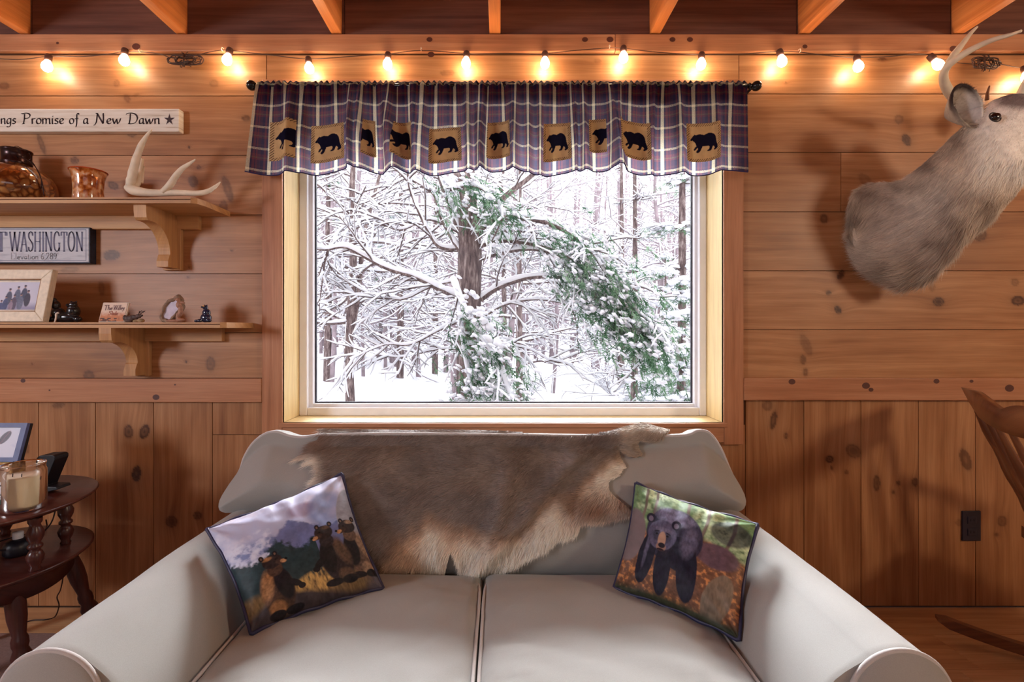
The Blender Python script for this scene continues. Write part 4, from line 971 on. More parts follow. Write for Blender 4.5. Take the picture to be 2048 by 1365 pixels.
# ---- spruces with level snow-covered branches
def spruce(x, y, h, r, seed, label, group=None, green=.0, n=46, L0=1.2, far=False, low=.04):
    rn = random.Random(seed); z0 = float(gz(np.array(x), np.array(y)))-.03; tk, br, sn, ne = MB(), MB(), MB(), MB()
    P_, R_ = trunk(tk, [(x, y, z0), (x+.02, y, z0+h*.4), (x, y, z0+h)], [r, r*.7, r*.1], 8, seed=seed)
    for k in range(n):
        t = low+(.97-low)*k/n; i = int(t*(len(P_)-1)); a = rn.uniform(0, 2*PI); L = L0*(1.02-t)*rn.uniform(.7, 1.2)
        q = grow(br, sn, rn, P_[i], (math.cos(a), math.sin(a), .12), L, .010, 0, 1, (6,), .05, .14, 2.2 if green else 1.5, ang=(.6, 1.1))
        if green:
            for j in range(int(green)):
                m = q[rn.randrange(len(q)//3, len(q))]+np.array((rn.gauss(0, .07), rn.gauss(0, .07), rn.gauss(-.03, .03)))
                needles(ne, rn, m, (math.cos(a), math.sin(a), -.6), .12, 9, .05)
                if rn.random() < .8: sn.ball(m+np.array((0, 0, .03)), (rn.uniform(.05, .12), rn.uniform(.05, .1), rn.uniform(.02, .045)), 1, .2, j)
    e = empty('snowy_spruce' if green else 'bare_spruce', (x, y, z0), label, 'tree', group)
    tk.build('trunk', BARK, e); br.build('branches', BARK, e, kind='stuff'); sn.build('snow', SNOW, e, kind='stuff')
    if green: ne.build('needles', NEED, e, kind='stuff')
spruce(at(1268, 8.6), 8.6, 6.2, .07, 31, 'straight dark trunk with level snow-lined dead branches under the bough tips', n=80, L0=1.5)
spruce(at(1242, 11.5), 11.5, 7.2, .09, 32, 'dark paired trunk behind the level-branched tree right of the pine', n=50, L0=1.2)
spruce(at(1360, 6.9), 6.9, 2.3, .05, 33, 'small evergreen buried in snow at the right edge of the window', green=7, n=60, L0=.75)
spruce(at(1330, 9.4), 9.4, 3.0, .06, 34, 'snow-covered young evergreen left of the one at the window edge', green=5, n=50, L0=.8)
spruce(at(1330, 7.5)+.25, 7.5, 7.5, .08, 35, 'tall evergreen with hanging green tips at the upper right of the view', green=5, n=60, L0=1.25, low=.42)
spruce(at(800, 12.5), 12.5, 8.5, .1, 36, 'tall hazy evergreen between the forked tree and the big pine', green=5, n=60, L0=1.6, low=.30)
spruce(at(655, 11), 11, 7.5, .1, 37, 'hazy evergreen at the left edge of the window view', green=4, n=44, L0=1.4, low=.40)
spruce(at(870, 15), 15, 10, .1, 38, 'far evergreen close behind the left side of the big pine', green=4, n=50, L0=1.6, low=.30)
# ---- the thin woods behind
rn = random.Random(9)
spots = []
for k in range(46):
    y = 9.5+k*.36+rn.uniform(-.5, .5); spots.append((rn.uniform(-.42, .44)*y, y))
for k, (x, y) in enumerate(spots):
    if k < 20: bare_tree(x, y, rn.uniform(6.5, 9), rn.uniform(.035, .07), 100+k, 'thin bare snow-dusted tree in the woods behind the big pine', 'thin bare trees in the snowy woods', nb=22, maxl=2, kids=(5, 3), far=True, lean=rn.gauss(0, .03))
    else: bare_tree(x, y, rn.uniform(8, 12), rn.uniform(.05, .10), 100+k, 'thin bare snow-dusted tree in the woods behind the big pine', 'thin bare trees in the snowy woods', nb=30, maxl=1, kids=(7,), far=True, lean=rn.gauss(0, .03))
# the dense far woods: eight trees, copied and turned
far = []
for k in range(8):
    rr_ = random.Random(400+k); h = 11+rr_.uniform(-2, 2); tk, br, sn = MB(), MB(), MB()
    P_, R_ = trunk(tk, [(0, 0, 0), (rr_.gauss(0, .1), 0, h*.4), (rr_.gauss(0, .3), 0, h)], [.10, .07, .02], 6, seed=k)
    for j in range(46):
        t = rr_.uniform(.04, .97); a = rr_.uniform(0, 2*PI)
        grow(br, sn if rr_.random() < .45 else None, rr_, P_[int(t*(len(P_)-1))], (math.cos(a), math.sin(a), rr_.uniform(.1, 1.3)), rr_.uniform(1.2, 2.8)*(1.1-.4*t), .016, 0, 1, (8,), -.01, .3, 2.2)
    y = 17+k*1.6; x = rr_.uniform(-.4, .42)*y
    e = empty('bare_tree', (x, y, float(gz(np.array(x), np.array(y)))), 'far bare tree in the dense hazy back of the snowy woods', 'tree', 'far bare trees at the back of the woods')
    for q in (tk, br, sn): q.v = [v_+np.array((x, y, e.location.z)) for v_ in q.v]
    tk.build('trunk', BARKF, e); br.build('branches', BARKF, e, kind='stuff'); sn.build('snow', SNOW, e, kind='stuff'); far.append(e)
for k in range(64):
    y = 16+k*.42; x = rn.uniform(-.46, .48)*y; src = far[k % 8]
    e = src.copy(); COL.objects.link(e); e.location = (x, y, float(gz(np.array(x), np.array(y)))+max(0, (y-26)/30)**1.5*2.5-.05); e.rotation_euler = (0, 0, rn.uniform(0, 6.28)); s_ = rn.uniform(.8, 1.3); e.scale = (s_, s_, s_)
    for ch in list(src.children): c2 = ch.copy(); COL.objects.link(c2); c2.parent = e
# low snowy brush between the trunks
for k in range(16):
    y = rn.uniform(8.2, 13); x = rn.uniform(-.40, .42)*y
    if x < .05*y: continue
    br, sn = MB(), MB(); z0 = float(gz(np.array(x), np.array(y)))-.02
    for j in range(12):
        a = rn.uniform(0, 2*PI); grow(br, sn, rn, (x, y, z0), (math.cos(a)*.9, math.sin(a)*.6, rn.uniform(.5, 1.4)), rn.uniform(.6, 1.3), .008, 0, 1, (6,), .05, .12, 1.6)
    e = empty('snowy_shrub', (x, y, z0), 'leafless shrub weighed down with snow among the thin trunks', 'shrub', 'leafless shrubs under the snow')
    br.build('branches', BARKF, e, kind='stuff'); sn.build('snow', SNOW, e, kind='stuff')
# ================================================================== DEER HIDE OVER THE BACK
def colattr_mat(name, rough=.7, spec=.2, tex=0, extra=None, attr='pc', transl=0):
    n = NT(name); c = n.attr(attr).outputs['Color']
    if tex:
        nz = n.n('TexNoise', {'Vector': mapped(n, (tex,)*3), 'Scale': 1., 'Detail': 3.}).outputs[0]
        c = n.mix(.6, c, n.ramp(nz, [(.3, (.82,)*3), (.7, (1.12,)*3)]), 'MULTIPLY')
    return n.pbr(c, rough, spec, **(extra or {}))
FURM = colattr_mat('animal_hair', .55, .25)
def fur(name, base, dirs, length, width, col, parent, seed=0, curl=.35, lift=None, tip=1.12):
    """short tapering strands; all arrays are per strand"""
    r = np.random.default_rng(seed); n = len(base)
    d = dirs/np.maximum(np.linalg.norm(dirs, axis=1), 1e-9)[:, None]
    view = base-np.array((0, 0, CZ)); view /= np.linalg.norm(view, axis=1)[:, None]
    rv = r.normal(size=(n, 3)); s = np.cross(d, rv); s = s*.35+np.cross(d, np.array((0, -1., .2)))*1.; s /= np.maximum(np.linalg.norm(s, axis=1), 1e-9)[:, None]
    L = np.asarray(length)[:, None]; w_ = np.asarray(width)
    w_ = (w_*np.ones(n))[:, None]
    bend = r.normal(size=(n, 3))*curl*.25
    mid = base+d*L*.5+bend*L*.3; tipp = base+d*L+bend*L*.9
    if lift is not None: mid = mid+lift*L*.22; tipp = tipp+lift*L*.18
    V = np.empty((n, 5, 3)); V[:, 0] = base-s*w_; V[:, 1] = base+s*w_; V[:, 2] = mid+s*w_*.7; V[:, 3] = mid-s*w_*.7; V[:, 4] = tipp
    me = bpy.data.meshes.new(name); off = np.zeros(3); p = parent
    while p is not None: off = off+np.array(p.location); p = p.parent
    V = V-off; i = np.arange(n)*5
    quad = np.stack((i, i+1, i+2, i+3), 1); tri = np.stack((i+3, i+2, i+4), 1)
    me.vertices.add(n*5); me.vertices.foreach_set('co', V.ravel())
    me.loops.add(n*7); lo = np.concatenate((quad, tri), 1).ravel(); me.loops.foreach_set('vertex_index', lo.astype(np.int32))
    me.polygons.add(n*2); ls = np.stack((np.arange(n)*7, np.arange(n)*7+4), 1).ravel(); me.polygons.foreach_set('loop_start', ls.astype(np.int32))
    me.update(calc_edges=True); me.validate()
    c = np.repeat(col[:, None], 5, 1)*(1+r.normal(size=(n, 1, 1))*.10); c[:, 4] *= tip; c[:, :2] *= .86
    at_ = me.attributes.new('pc', 'FLOAT_COLOR', 'POINT'); cc = np.ones((n*5, 4)); cc[:, :3] = np.clip(c.reshape(-1, 3), 0, 1); at_.data.foreach_set('color', cc.ravel())
    o = link(name, me, FURM, parent); tag(o, kind='stuff'); return o

HP = [(640,868),(652,862),(700,866),(800,868),(900,868),(1000,871),(1080,876),(1150,877),(1215,872),(1240,864),(1262,856),(1290,856),(1304,864),(1330,866),(1340,873),(1312,884),(1282,882),(1278,892),(1286,908),(1270,913),(1252,906),
      (1240,892),(1243,912),(1254,934),(1248,936),(1240,950),(1222,958),(1218,974),(1230,990),(1262,1018),(1256,1028),(1228,1034),(1192,1040),(1166,1040),(1156,1062),(1142,1068),(1132,1072),(1118,1072),(1104,1086),(1090,1094),(1066,1108),(1040,1124),(1012,1138),(990,1156),(950,1172),(930,1176),
      (922,1150),(908,1104),(900,1104),(888,1150),(868,1184),(852,1190),(842,1180),(820,1186),(790,1184),(762,1184),(744,1160),(726,1100),(700,1030),(660,990),(634,984),(628,965),(640,945),(634,925),(612,930),(622,915),(590,918),(612,905),(618,888),(636,878)]
HPs = cr(HP, 3, closed=True)
def hide_surf(px, py):
    d = np.full(np.shape(px), 1.34)
    pyc = np.maximum(py, 881)
    for _ in range(8):
        X = (px-CX)*d/F; Z = CZ-(pyc-CY)*d/F; d = yfront(X, Z)*.7+d*.3
    e = np.clip(pdist(px, py, HPs)/14, 0, 1)
    wr = .010*(fbm(px/120, py/70, 31, 3)-.5)+.007*np.sin((px*.35-py*.9)/26+fbm(px/90, py/90, 5)*6)*np.clip((px-980)/160, 0, 1)
    # the two soft fold ridges below the neck
    wr = wr+.014*np.exp(-((px-1030-(py-900)*-.25)/20)**2)*np.clip((py-890)/60, 0, 1)*np.clip((1110-py)/60, 0, 1)
    wr = wr+.012*np.exp(-((px-1165+(py-900)*.9)/18)**2)*np.clip((py-880)/30, 0, 1)
    over = np.clip((881-py)/8, 0, 2.6)
    y = d-.010-1.7*wr*e*(over < .01)-1.7*wr*e*.3*(over >= .01)+.014*over+.022*over**2; z = CZ-(pyc-CY)*d/F+.021*np.sin(np.clip(over, 0, 1)*PI/2)-.010*np.clip(over-1, 0, 2)**2+np.exp(-((px-1285)/36)**2-((py-862)/12)**2)*.020
    X = (px-CX)*y/F
    return X, y, z
def hide_col(px, py):
    n1 = fbm(px/60, py/40, 2, 4); n2 = fbm(px/9, py/9, 7, 3)
    brown = np.array(S((172, 156, 146))); dark = np.array(S((130, 117, 112))); tan = np.array(S((204, 170, 142))); white = np.array(S((255, 244, 230))); cream = np.array(S((240, 208, 178)))
    m = np.clip(n1*1.2-.2, 0, 1)[..., None]; c = dark*(1-m)+brown*m
    # a darker spine along the top and paler flank towards the belly line
    sp = np.clip((905-py)/40, 0, 1)[..., None]*.25; c = c*(1-sp)+dark*.9*sp
    belly = cr([(744,1165), (772,1120), (812,1080), (846,1062), (866,1044), (884,1052), (905,1066), (950,1074), (1000,1078), (1040,1072), (1072,1050), (1086,1028), (1110,1012), (1150,1012), (1160,1000), (1180,970), (1215,940), (1246,925)], 5)
    bl = np.interp(px, belly[:, 0], belly[:, 1])+(fbm(px/14, py/30, 13, 3)-.5)*26
    f = np.clip((py-bl+30)/40, 0, 1)[..., None]; c = c*(1-f)+tan*f
    f = np.clip((py-bl+8)/26, 0, 1)[..., None]
    cr_ = cream*(1-np.clip((px-880)/60, 0, 1)[..., None])+white*np.clip((px-880)/60, 0, 1)[..., None]
    wp = np.exp(-((px-868-(py-1100)*-.05)/26)**2)[..., None]; cr_ = cr_*(1-wp)+white*wp
    c = c*(1-f)+cr_*f
    leg = (np.exp(-(((px-1190)/75)**2+((py-1012)/30)**2)))[..., None]; c = c*(1-leg*.85)+np.array(S((142, 100, 74)))*leg*.85
    for (a, b, r1, r2) in [(1118, 1035, 18, 26), (1235, 940, 16, 16), (1060, 1095, 40, 14)]:
        g_ = np.exp(-(((px-a)/r1)**2+((py-b)/r2)**2))[..., None]; c = c*(1-g_)+white*g_
    rump = np.clip((660-px)/26, 0, 1)[..., None]*np.clip((py-900)/20, 0, 1)[..., None]; c = c*(1-rump)+white*rump
    tl = np.exp(-(((px-640)/24)**2+((py-885)/16)**2))[..., None]; c = c*(1-tl*.5)+np.array(S((150, 112, 84)))*tl*.5
    hd = np.clip((px-1235)/20, 0, 1)[..., None]*np.clip((925-py)/20, 0, 1)[..., None]; c = c*(1-hd*.5)+np.array(S((206, 190, 172)))*hd*.5
    return c*(.82+.36*n2[..., None])
hide = empty('deer_hide', tuple(P(950, 870, 1.42)), 'brown deer hide with white belly fur draped over the back of the loveseat', 'animal hide')
gx = np.arange(584, 1346, 2.4); gy = np.arange(850, 1196, 2.0); GX, GY = np.meshgrid(gx, gy, indexing='ij')
ins = inpoly(GX, GY, HPs); X, Y, Z = hide_surf(GX, GY); C_ = hide_col(GX, GY)
idx = -np.ones(GX.shape, int); cell = ins[:-1, :-1] & ins[1:, :-1] & ins[1:, 1:] & ins[:-1, 1:]
use = np.zeros(GX.shape, bool); use[:-1, :-1] |= cell; use[1:, :-1] |= cell; use[1:, 1:] |= cell; use[:-1, 1:] |= cell
idx[use] = np.arange(use.sum()); ci, cj = np.where(cell)
mb = MB(); mb.add(np.stack((X[use], Y[use], Z[use]), 1), [(idx[i, j], idx[i, j+1], idx[i+1, j+1], idx[i+1, j]) for i, j in zip(ci, cj)], pc=C_[use]*.8)
sk = mb.build('skin', colattr_mat('hide_skin', .8, .1, 60), hide); md = sk.modifiers.new('thickness', 'SOLIDIFY'); md.thickness = .005; md.offset = -1
r = np.random.default_rng(3); n = 110000
px = r.uniform(584, 1346, n*2); py = r.uniform(850, 1196, n*2); k = inpoly(px, py, HPs); px, py = px[k][:n], py[k][:n]
x0, y0, z0 = hide_surf(px, py)
# hair lies towards the tail and down
fl = np.stack((-np.ones(len(px)), np.zeros(len(px)), -.28-.5*np.clip((py-960)/200, 0, 1)+(fbm(px/70, py/70, 41)-.5)*1.6), 1)
bel = np.clip((py-np.interp(px, [740, 866, 950, 1080, 1250], [1150, 1050, 1075, 1040, 930]))/40, 0, 1)
fl[:, 0] = fl[:, 0]*(1-bel)+(-.35+.9*(fbm(px/30, py/60, 15)-.5))*bel; fl[:, 2] = fl[:, 2]*(1-bel)-1.1*bel
e = pdist(px, py, HPs)
L = .011+.010*r.random(len(px))+bel*.018*r.random(len(px))*np.clip(e/8, .25, 1); L = L+np.where((px < 665) & (py > 868), .014*r.random(len(px)), 0)
x1, y1, z1 = hide_surf(px+fl[:, 0]*6, py-fl[:, 2]*6); D3 = np.stack((x1-x0, y1-y0, z1-z0), 1); D3 /= np.linalg.norm(D3, axis=1)[:, None]
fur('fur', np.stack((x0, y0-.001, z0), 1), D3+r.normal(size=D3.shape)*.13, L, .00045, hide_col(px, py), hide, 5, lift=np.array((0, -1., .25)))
# ================================================================== PRINTED PILLOWS
PRINT = colattr_mat('printed_satin', .55, .25)
CORDM = plain('dark_pillow_cord', (46, 46, 80), .5)
def ell(U, V, cx, cy, rx, ry, a=0):
    c, s = math.cos(a), math.sin(a); x = U-cx; y = V-cy
    return ((x*c+y*s)/rx)**2+((-x*s+y*c)/ry)**2
def paint(c, mask, col, tex=None):
    col = np.array(S(col)); m = mask[..., None] if mask.ndim == 2 else mask
    m = m.astype(float); t = 1 if tex is None else tex[..., None]
    return c*(1-m)+col*t*m
def soft(d, w=.25): return np.clip((1-d)/w, 0, 1)
def art_left(U, V):
    n1 = fbm(U*7, V*6, 1, 5); n2 = fbm(U*30, V*30, 2, 4); n3 = fbm(U*80, V*26, 3, 3)
    c = np.zeros(U.shape+(3,))+np.array(S((186, 188, 214)))
    sky = np.clip(V/.35, 0, 1)[..., None]; c = c*(1-sky*.4)+np.array(S((150, 164, 206)))*sky*.4
    c = paint(c, np.clip((n1-.5)*3, 0, 1)*(V < .4), (228, 222, 234))
    mt = .26+.16*np.abs(np.sin(U*5.2+.6))+.05*(n2-.5)
    c = paint(c, np.clip((V-mt)/.02, 0, 1)*(U > .30), (104, 112, 158), .7+.6*n2)
    c = paint(c, np.clip((V-.30+.25*U)/.05, 0, 1)*(U < .34)*np.clip((n2-.45)*3, 0, 1), (206, 210, 230))
    c = paint(c, np.clip((V-.30-.1*U)/.05, 0, 1)*(U < .36)*np.clip((.55-n2)*4, 0, 1), (120, 132, 178))
    c = paint(c, soft(ell(U, V, .60, .22, .12, .09), .6)*.7, (140, 120, 150))
    c = paint(c, soft(ell(U, V, .78, .28, .16, .20, .3), .5)*.55, (86, 118, 178))
    # pines
    tr = np.clip((V-(.40+.10*np.abs(np.sin(U*9))+.12*(n2-.5)))/.04, 0, 1)*(U < .62)
    c = paint(c, tr, (38, 56, 62), .55+.9*n2)
    # pale boulder at the right, ground
    c = paint(c, soft(ell(U, V, .97, .42, .13, .28, .15), .12), (150, 152, 166), .7+.6*n2)
    gr = np.clip((V-(.74+.05*np.sin(U*4)))/.05, 0, 1); c = paint(c, gr, (118, 96, 66), .45+1.1*n3)
    c = paint(c, soft(ell(U, V, .50, .86, .22, .10, -.2), .5)*np.clip(n3*2-.5, 0, 1), (206, 170, 104))
    c = paint(c, np.clip((V-.90+.06*np.sin(U*6))/.04, 0, 1), (62, 54, 58), .5+1.*n2)
    c = paint(c, np.clip((U-.86)/.1, 0, 1)*np.clip((V-.5)/.15, 0, 1), (92, 86, 96), .5+n2)
    fx = .6+.8*n2
    fx = .35+1.3*fbm(U*60+V*20, V*60, 21, 3)
    def cub(c, x, y, s, f, cols=((70, 50, 40), (150, 108, 72))):
        dk, lt = cols; ink = (26, 21, 26)
        for (dx, dy, a, b, t, col, w_) in [(-.03*f, .34, .17, .25, .1*f, dk, .2), (-.12*f, .24, .08, .20, .25*f, lt, .7), (-.08*f, .50, .10, .09, 0, lt, .6), (.04*f, .27, .09, .20, -.1*f, ink, .3), (.13*f, .31, .10, .038, .55*f, ink, .2), (.20*f, .37, .04, .032, 0, ink, .2),
              (-.10*f, .55, .09, .045, 0, ink, .25), (.07*f, .55, .10, .04, 0, ink, .25), (0, .10, .085, .08, 0, dk, .3), (0, 0, .105, .085, 0, (44, 34, 34), .2), (-.04*f, -.05, .06, .03, 0, lt, .8), (.075*f, .035, .060, .034, .3*f, (66, 48, 42), .3), (.105*f, .042, .036, .024, .3*f, (176, 132, 96), .4), (.137*f, .028, .016, .014, 0, (14, 10, 14), .3)]:
            c = paint(c, soft(ell(U, V, x+dx*s, y+dy*s, a*s, b*s, t), w_), col, fx)
        for e in (-1, 1): c = paint(c, soft(ell(U, V, x+e*.070*s-.02*f*s, y-.078*s, .028*s, .036*s), .3), ink); c = paint(c, soft(ell(U, V, x+e*.070*s-.02*f*s, y-.076*s, .012*s, .018*s), .5), (110, 84, 70))
        c = paint(c, soft(ell(U, V, x+.040*f*s, y-.012*s, .010*s, .009*s), .3), (6, 5, 6)); return c
    c = cub(c, .90, .49, .72, -1, ((96, 76, 66), (146, 120, 100))); c = cub(c, .70, .49, .74, -1, ((46, 38, 42), (88, 68, 56))); c = cub(c, .27, .575, .72, 1)
    return c
def art_right(U, V):
    n1 = fbm(U*6, V*7, 11, 5); n2 = fbm(U*34, V*34, 12, 4); n3 = fbm(U*60, V*20, 13, 3)
    c = np.zeros(U.shape+(3,))+np.array(S((104, 132, 92)))
    c *= (.45+1.2*n2)[..., None]
    c = paint(c, np.clip((n1-.45)*4, 0, 1)*(V < .42)*np.clip(n2*2-.3, 0, 1), (206, 222, 180))
    for x in (.13, .22, .5, .66, .86): c = paint(c, np.clip((.018-abs(U-x-.02*np.sin(V*9)))/.01, 0, 1)*(V < .38), (110, 96, 84), .7+.6*n3)
    c = paint(c, soft(ell(U, V, .86, .20, .16, .13), .3)*.8, (42, 42, 56), .6+.8*n2)
    gr = np.clip((V-.36-.05*np.sin(U*7))/.05, 0, 1); c = paint(c, gr, (118, 82, 62), .40+1.2*n2)
    c = paint(c, gr*np.clip((n2-.55)*6, 0, 1), (196, 132, 82))
    c = paint(c, soft(ell(U, V, .06, .50, .14, .26), .2), (122, 108, 110), .7+.6*n1)
    c = paint(c, soft(ell(U, V, .80, .45, .18, .12), .3), (96, 74, 84), .6+.8*n2)
    c = paint(c, soft(ell(U, V, .84, .80, .10, .24, .3), .15), (122, 106, 90), .55+.9*n3)
    c = paint(c, np.clip((V-.92)/.05, 0, 1), (58, 62, 48), .5+n2)
    fx = .45+1.1*fbm(U*70, V*40, 15, 3); B = (50, 48, 68); Bl = (122, 118, 146)
    # black bear, head on
    c = paint(c, soft(ell(U, V, .44, .40, .25, .27), .08), B, fx)
    c = paint(c, soft(ell(U, V, .42, .22, .20, .10), .6)*.8, Bl, fx)
    for (x, y, a, b, t) in [(.24, .66, .075, .25, .08), (.40, .72, .075, .24, -.02), (.60, .68, .085, .26, -.05), (.52, .55, .14, .16, 0)]:
        c = paint(c, soft(ell(U, V, x, y, a, b, t), .12), (28, 27, 44), fx)
    c = paint(c, soft(ell(U, V, .235, .55, .022, .25, .06), .7)*.45, Bl, fx)
    c = paint(c, soft(ell(U, V, .58, .42, .08, .18, .1), .8)*.5, Bl, fx)
    c = paint(c, soft(ell(U, V, .345, .43, .135, .145), .12), (84, 80, 104), fx)
    c = paint(c, soft(ell(U, V, .30, .44, .04, .07), .6)*.6, (40, 38, 56), fx); c = paint(c, soft(ell(U, V, .40, .44, .04, .07), .6)*.6, (40, 38, 56), fx)
    for e in (-1, 1):
        c = paint(c, soft(ell(U, V, .335+e*.118, .30, .044, .05), .2), (34, 32, 50)); c = paint(c, soft(ell(U, V, .335+e*.118, .305, .024, .03), .4), (110, 100, 120))
    c = paint(c, soft(ell(U, V, .35, .38, .10, .03), .9)*.6, (120, 112, 134), fx)
    c = paint(c, soft(ell(U, V, .352, .475, .040, .085), .35), (176, 138, 116), .8+.4*n2); c = paint(c, soft(ell(U, V, .356, .54, .050, .040), .3), (150, 116, 104), .8+.4*n2)
    c = paint(c, soft(ell(U, V, .36, .525, .034, .026), .3), (30, 24, 34)); c = paint(c, soft(ell(U, V, .355, .565, .036, .012), .3), (40, 26, 34))
    for e in (-1, 1): c = paint(c, soft(ell(U, V, .347+e*.05, .43, .013, .011), .3), (10, 8, 14)); c = paint(c, soft(ell(U, V, .347+e*.052, .405, .03, .008, e*.3), .5), (30, 28, 44))
    return c
def pillow(name, TL, TR, BR_, BL, art, label, thick, seed, group=None):
    N = 260; u = np.linspace(0, 1, N); v = np.linspace(0, 1, N); U, V = np.meshgrid(u, v, indexing='ij')
    TL, TR, BR_, BL = [np.array(q, float) for q in (TL, TR, BR_, BL)]
    # edges draw in between the corners
    Uc = U+.035*np.sin(V*PI)*(1-2*U)*(1-0); Vc = V+.030*np.sin(U*PI)*(1-2*V)
    base = ((1-Uc)*(1-Vc))[..., None]*TL+(Uc*(1-Vc))[..., None]*TR+(Uc*Vc)[..., None]*BR_+((1-Uc)*Vc)[..., None]*BL
    nrm = np.cross(TR-TL, BL-TL); nrm /= np.linalg.norm(nrm)
    if nrm[1] > 0: nrm = -nrm
    eu = 4*U*(1-U); ev = 4*V*(1-V); b = np.clip(eu*ev, 0, 1)**.42
    wr = (fbm(U*4, V*4, seed, 3)-.5)*.018*b
    # gathers running in from the zip edge and the corners
    wr = wr+.005*np.sin(U*34+fbm(U*5, V*3, seed+3)*5)*np.exp(-V/.16)*ev**.3+.004*np.sin(U*26+3)*np.exp(-(1-V)/.10)*ev**.3
    for (cx, cy) in ((0, 0), (1, 0), (0, 1), (1, 1)):
        a = np.arctan2(abs(V-cy), abs(U-cx)); rr = np.hypot(U-cx, V-cy); wr = wr+.0028*np.sin(a*9+seed)*np.exp(-((rr-.20)/.16)**2)
    front = base+nrm*(thick*b+wr)[..., None]; back = base-nrm*(thick*.8*b)[..., None]
    cen = (TL+TR+BR_+BL)/4; e = empty(name, tuple(cen), label, 'pillow', group)
    c = np.clip(art(U, V)*1.15, 0, 1); cb = np.zeros((N, N, 3))+np.array(S((60, 54, 66)))
    mb = MB(); mb.grid(front, pc=c); mb.grid(back[::4, ::4][::-1], pc=cb[::4, ::4]); 
    mb.build('cover', PRINT, e)
    edge = np.concatenate((base[:-1, 0], base[-1, :-1], base[:0:-1, -1], base[0, :0:-1]))
    edge = edge+(np.sin(np.arange(len(edge))*.09+seed)*.0025)[:, None]*np.array((0, -.3, 1))
    mb = MB(); mb.tube(np.concatenate((edge[::6], edge[:1])), .0052, 6); mb.build('edge_cord', CORDM, e)
    # fabric ruffle behind the top edge, where the zip is
    top = base[:, 0]; t2 = top+nrm*-.010+np.array((0, 0, .007))+np.stack((np.zeros(N), .002*np.sin(u*23+1), .0022*np.sin(u*17)+.001*np.sin(u*47)), 1)
    mb = MB(); mb.grid(np.stack((top, t2, top-nrm*.02), 1), pc=np.zeros((N, 3, 3))+np.array(S((120, 100, 116)))); mb.build('zip_flap', PRINT, e)
    return e
pillow('throw_pillow', P(414, 1060, 1.13), P(684, 949, 1.31), P(766, 1177, 1.175), P(503, 1268, 1.005), art_left, 'throw pillow printed with three bear cubs and blue mountains, on the loveseat', .052, 3)
pillow('throw_pillow', P(1272, 968, 1.31), P(1516, 1050, 1.12), P(1478, 1280, .985), P(1228, 1178, 1.18), art_right, 'throw pillow printed with one large black bear walking through the forest', .052, 8)
# ================================================================== MOUNTED DEER HEAD
def ringpts(c, a, b, ra, rb, n=40, egg=0):
    t = np.arange(n)*2*PI/n; c = np.array(c, float)
    k = 1+egg*np.cos(t)
    return c+np.cos(t)[:, None]*ra*np.array(a)+(np.sin(t)*k)[:, None]*rb*np.array(b)
deer = empty('mounted_deer_head', tuple(P(1800, 470, D-.05)), 'taxidermy whitetail deer head and neck with antlers mounted high on the wood wall', 'deer mount')
# spine of the neck: pixel centre, depth, half height in the picture, half thickness in depth, tilt of the cross-section
def rg(px, py, d, hh, wt, ang, n=44, egg=0):
    c = P(px, py, d); a = np.array((math.cos(ang), 0, math.sin(ang))); s = d/F
    return ringpts(c, a, (0, -1, 0), hh*s, wt, n, egg)
R_ = [rg(1710, 470, D-.035, 14, .012, 1.8), rg(1713, 470, D-.045, 42, .035, 1.8), rg(1724, 470, D-.06, 72, .052, 1.82), rg(1744, 470, D-.075, 95, .068, 1.86), rg(1772, 470, D-.095, 108, .085, 1.9), rg(1800, 466, D-.12, 107, .10, 1.96), rg(1826, 455, D-.16, 98, .105, 2.02), rg(1850, 438, D-.20, 89, .105, 2.08), rg(1880, 412, D-.235, 83, .10, 2.14),
      rg(1912, 386, D-.26, 83, .096, 2.18), rg(1944, 356, D-.28, 83, .09, 2.2), rg(1972, 326, D-.30, 82, .085, 2.18), rg(1996, 298, D-.31, 80, .08, 2.05), rg(2014, 274, D-.32, 78, .076, 1.85), rg(2034, 262, D-.335, 70, .072, 1.70), rg(2060, 262, D-.35, 62, .066, 1.60),
      rg(2092, 268, D-.365, 51, .056, 1.55), rg(2125, 276, D-.38, 40, .046, 1.52), rg(2155, 283, D-.39, 35, .040, 1.52), rg(2178, 288, D-.40, 30, .034, 1.52), rg(2192, 291, D-.405, 16, .02, 1.52)]
R_ = np.array(R_)
# refine along the neck
def refine(R, k):
    out = []
    for i in range(len(R)-1):
        a, b, c, d = R[max(i-1, 0)], R[i], R[i+1], R[min(i+2, len(R)-1)]
        for j in range(k):
            t = j/k; out.append(.5*((2*b)+(-a+c)*t+(2*a-5*b+4*c-d)*t*t+(-a+3*b-3*c+d)*t**3))
    out.append(R[-1]); return np.array(out)
RR = refine(R_, 6); m, nn_, _ = RR.shape
cen = RR.mean(1, keepdims=True); ii = np.arange(m)[:, None]; jj = np.arange(nn_)[None]*2*PI/nn_
k = 1+.10*(fbm(ii*.22+jj*0, np.cos(jj)*2+np.sin(jj)*2+ii*0, 6, 3)-.5)+.06*np.maximum(0, 1-ii/22.)*np.sin(jj*3+ii*.12)
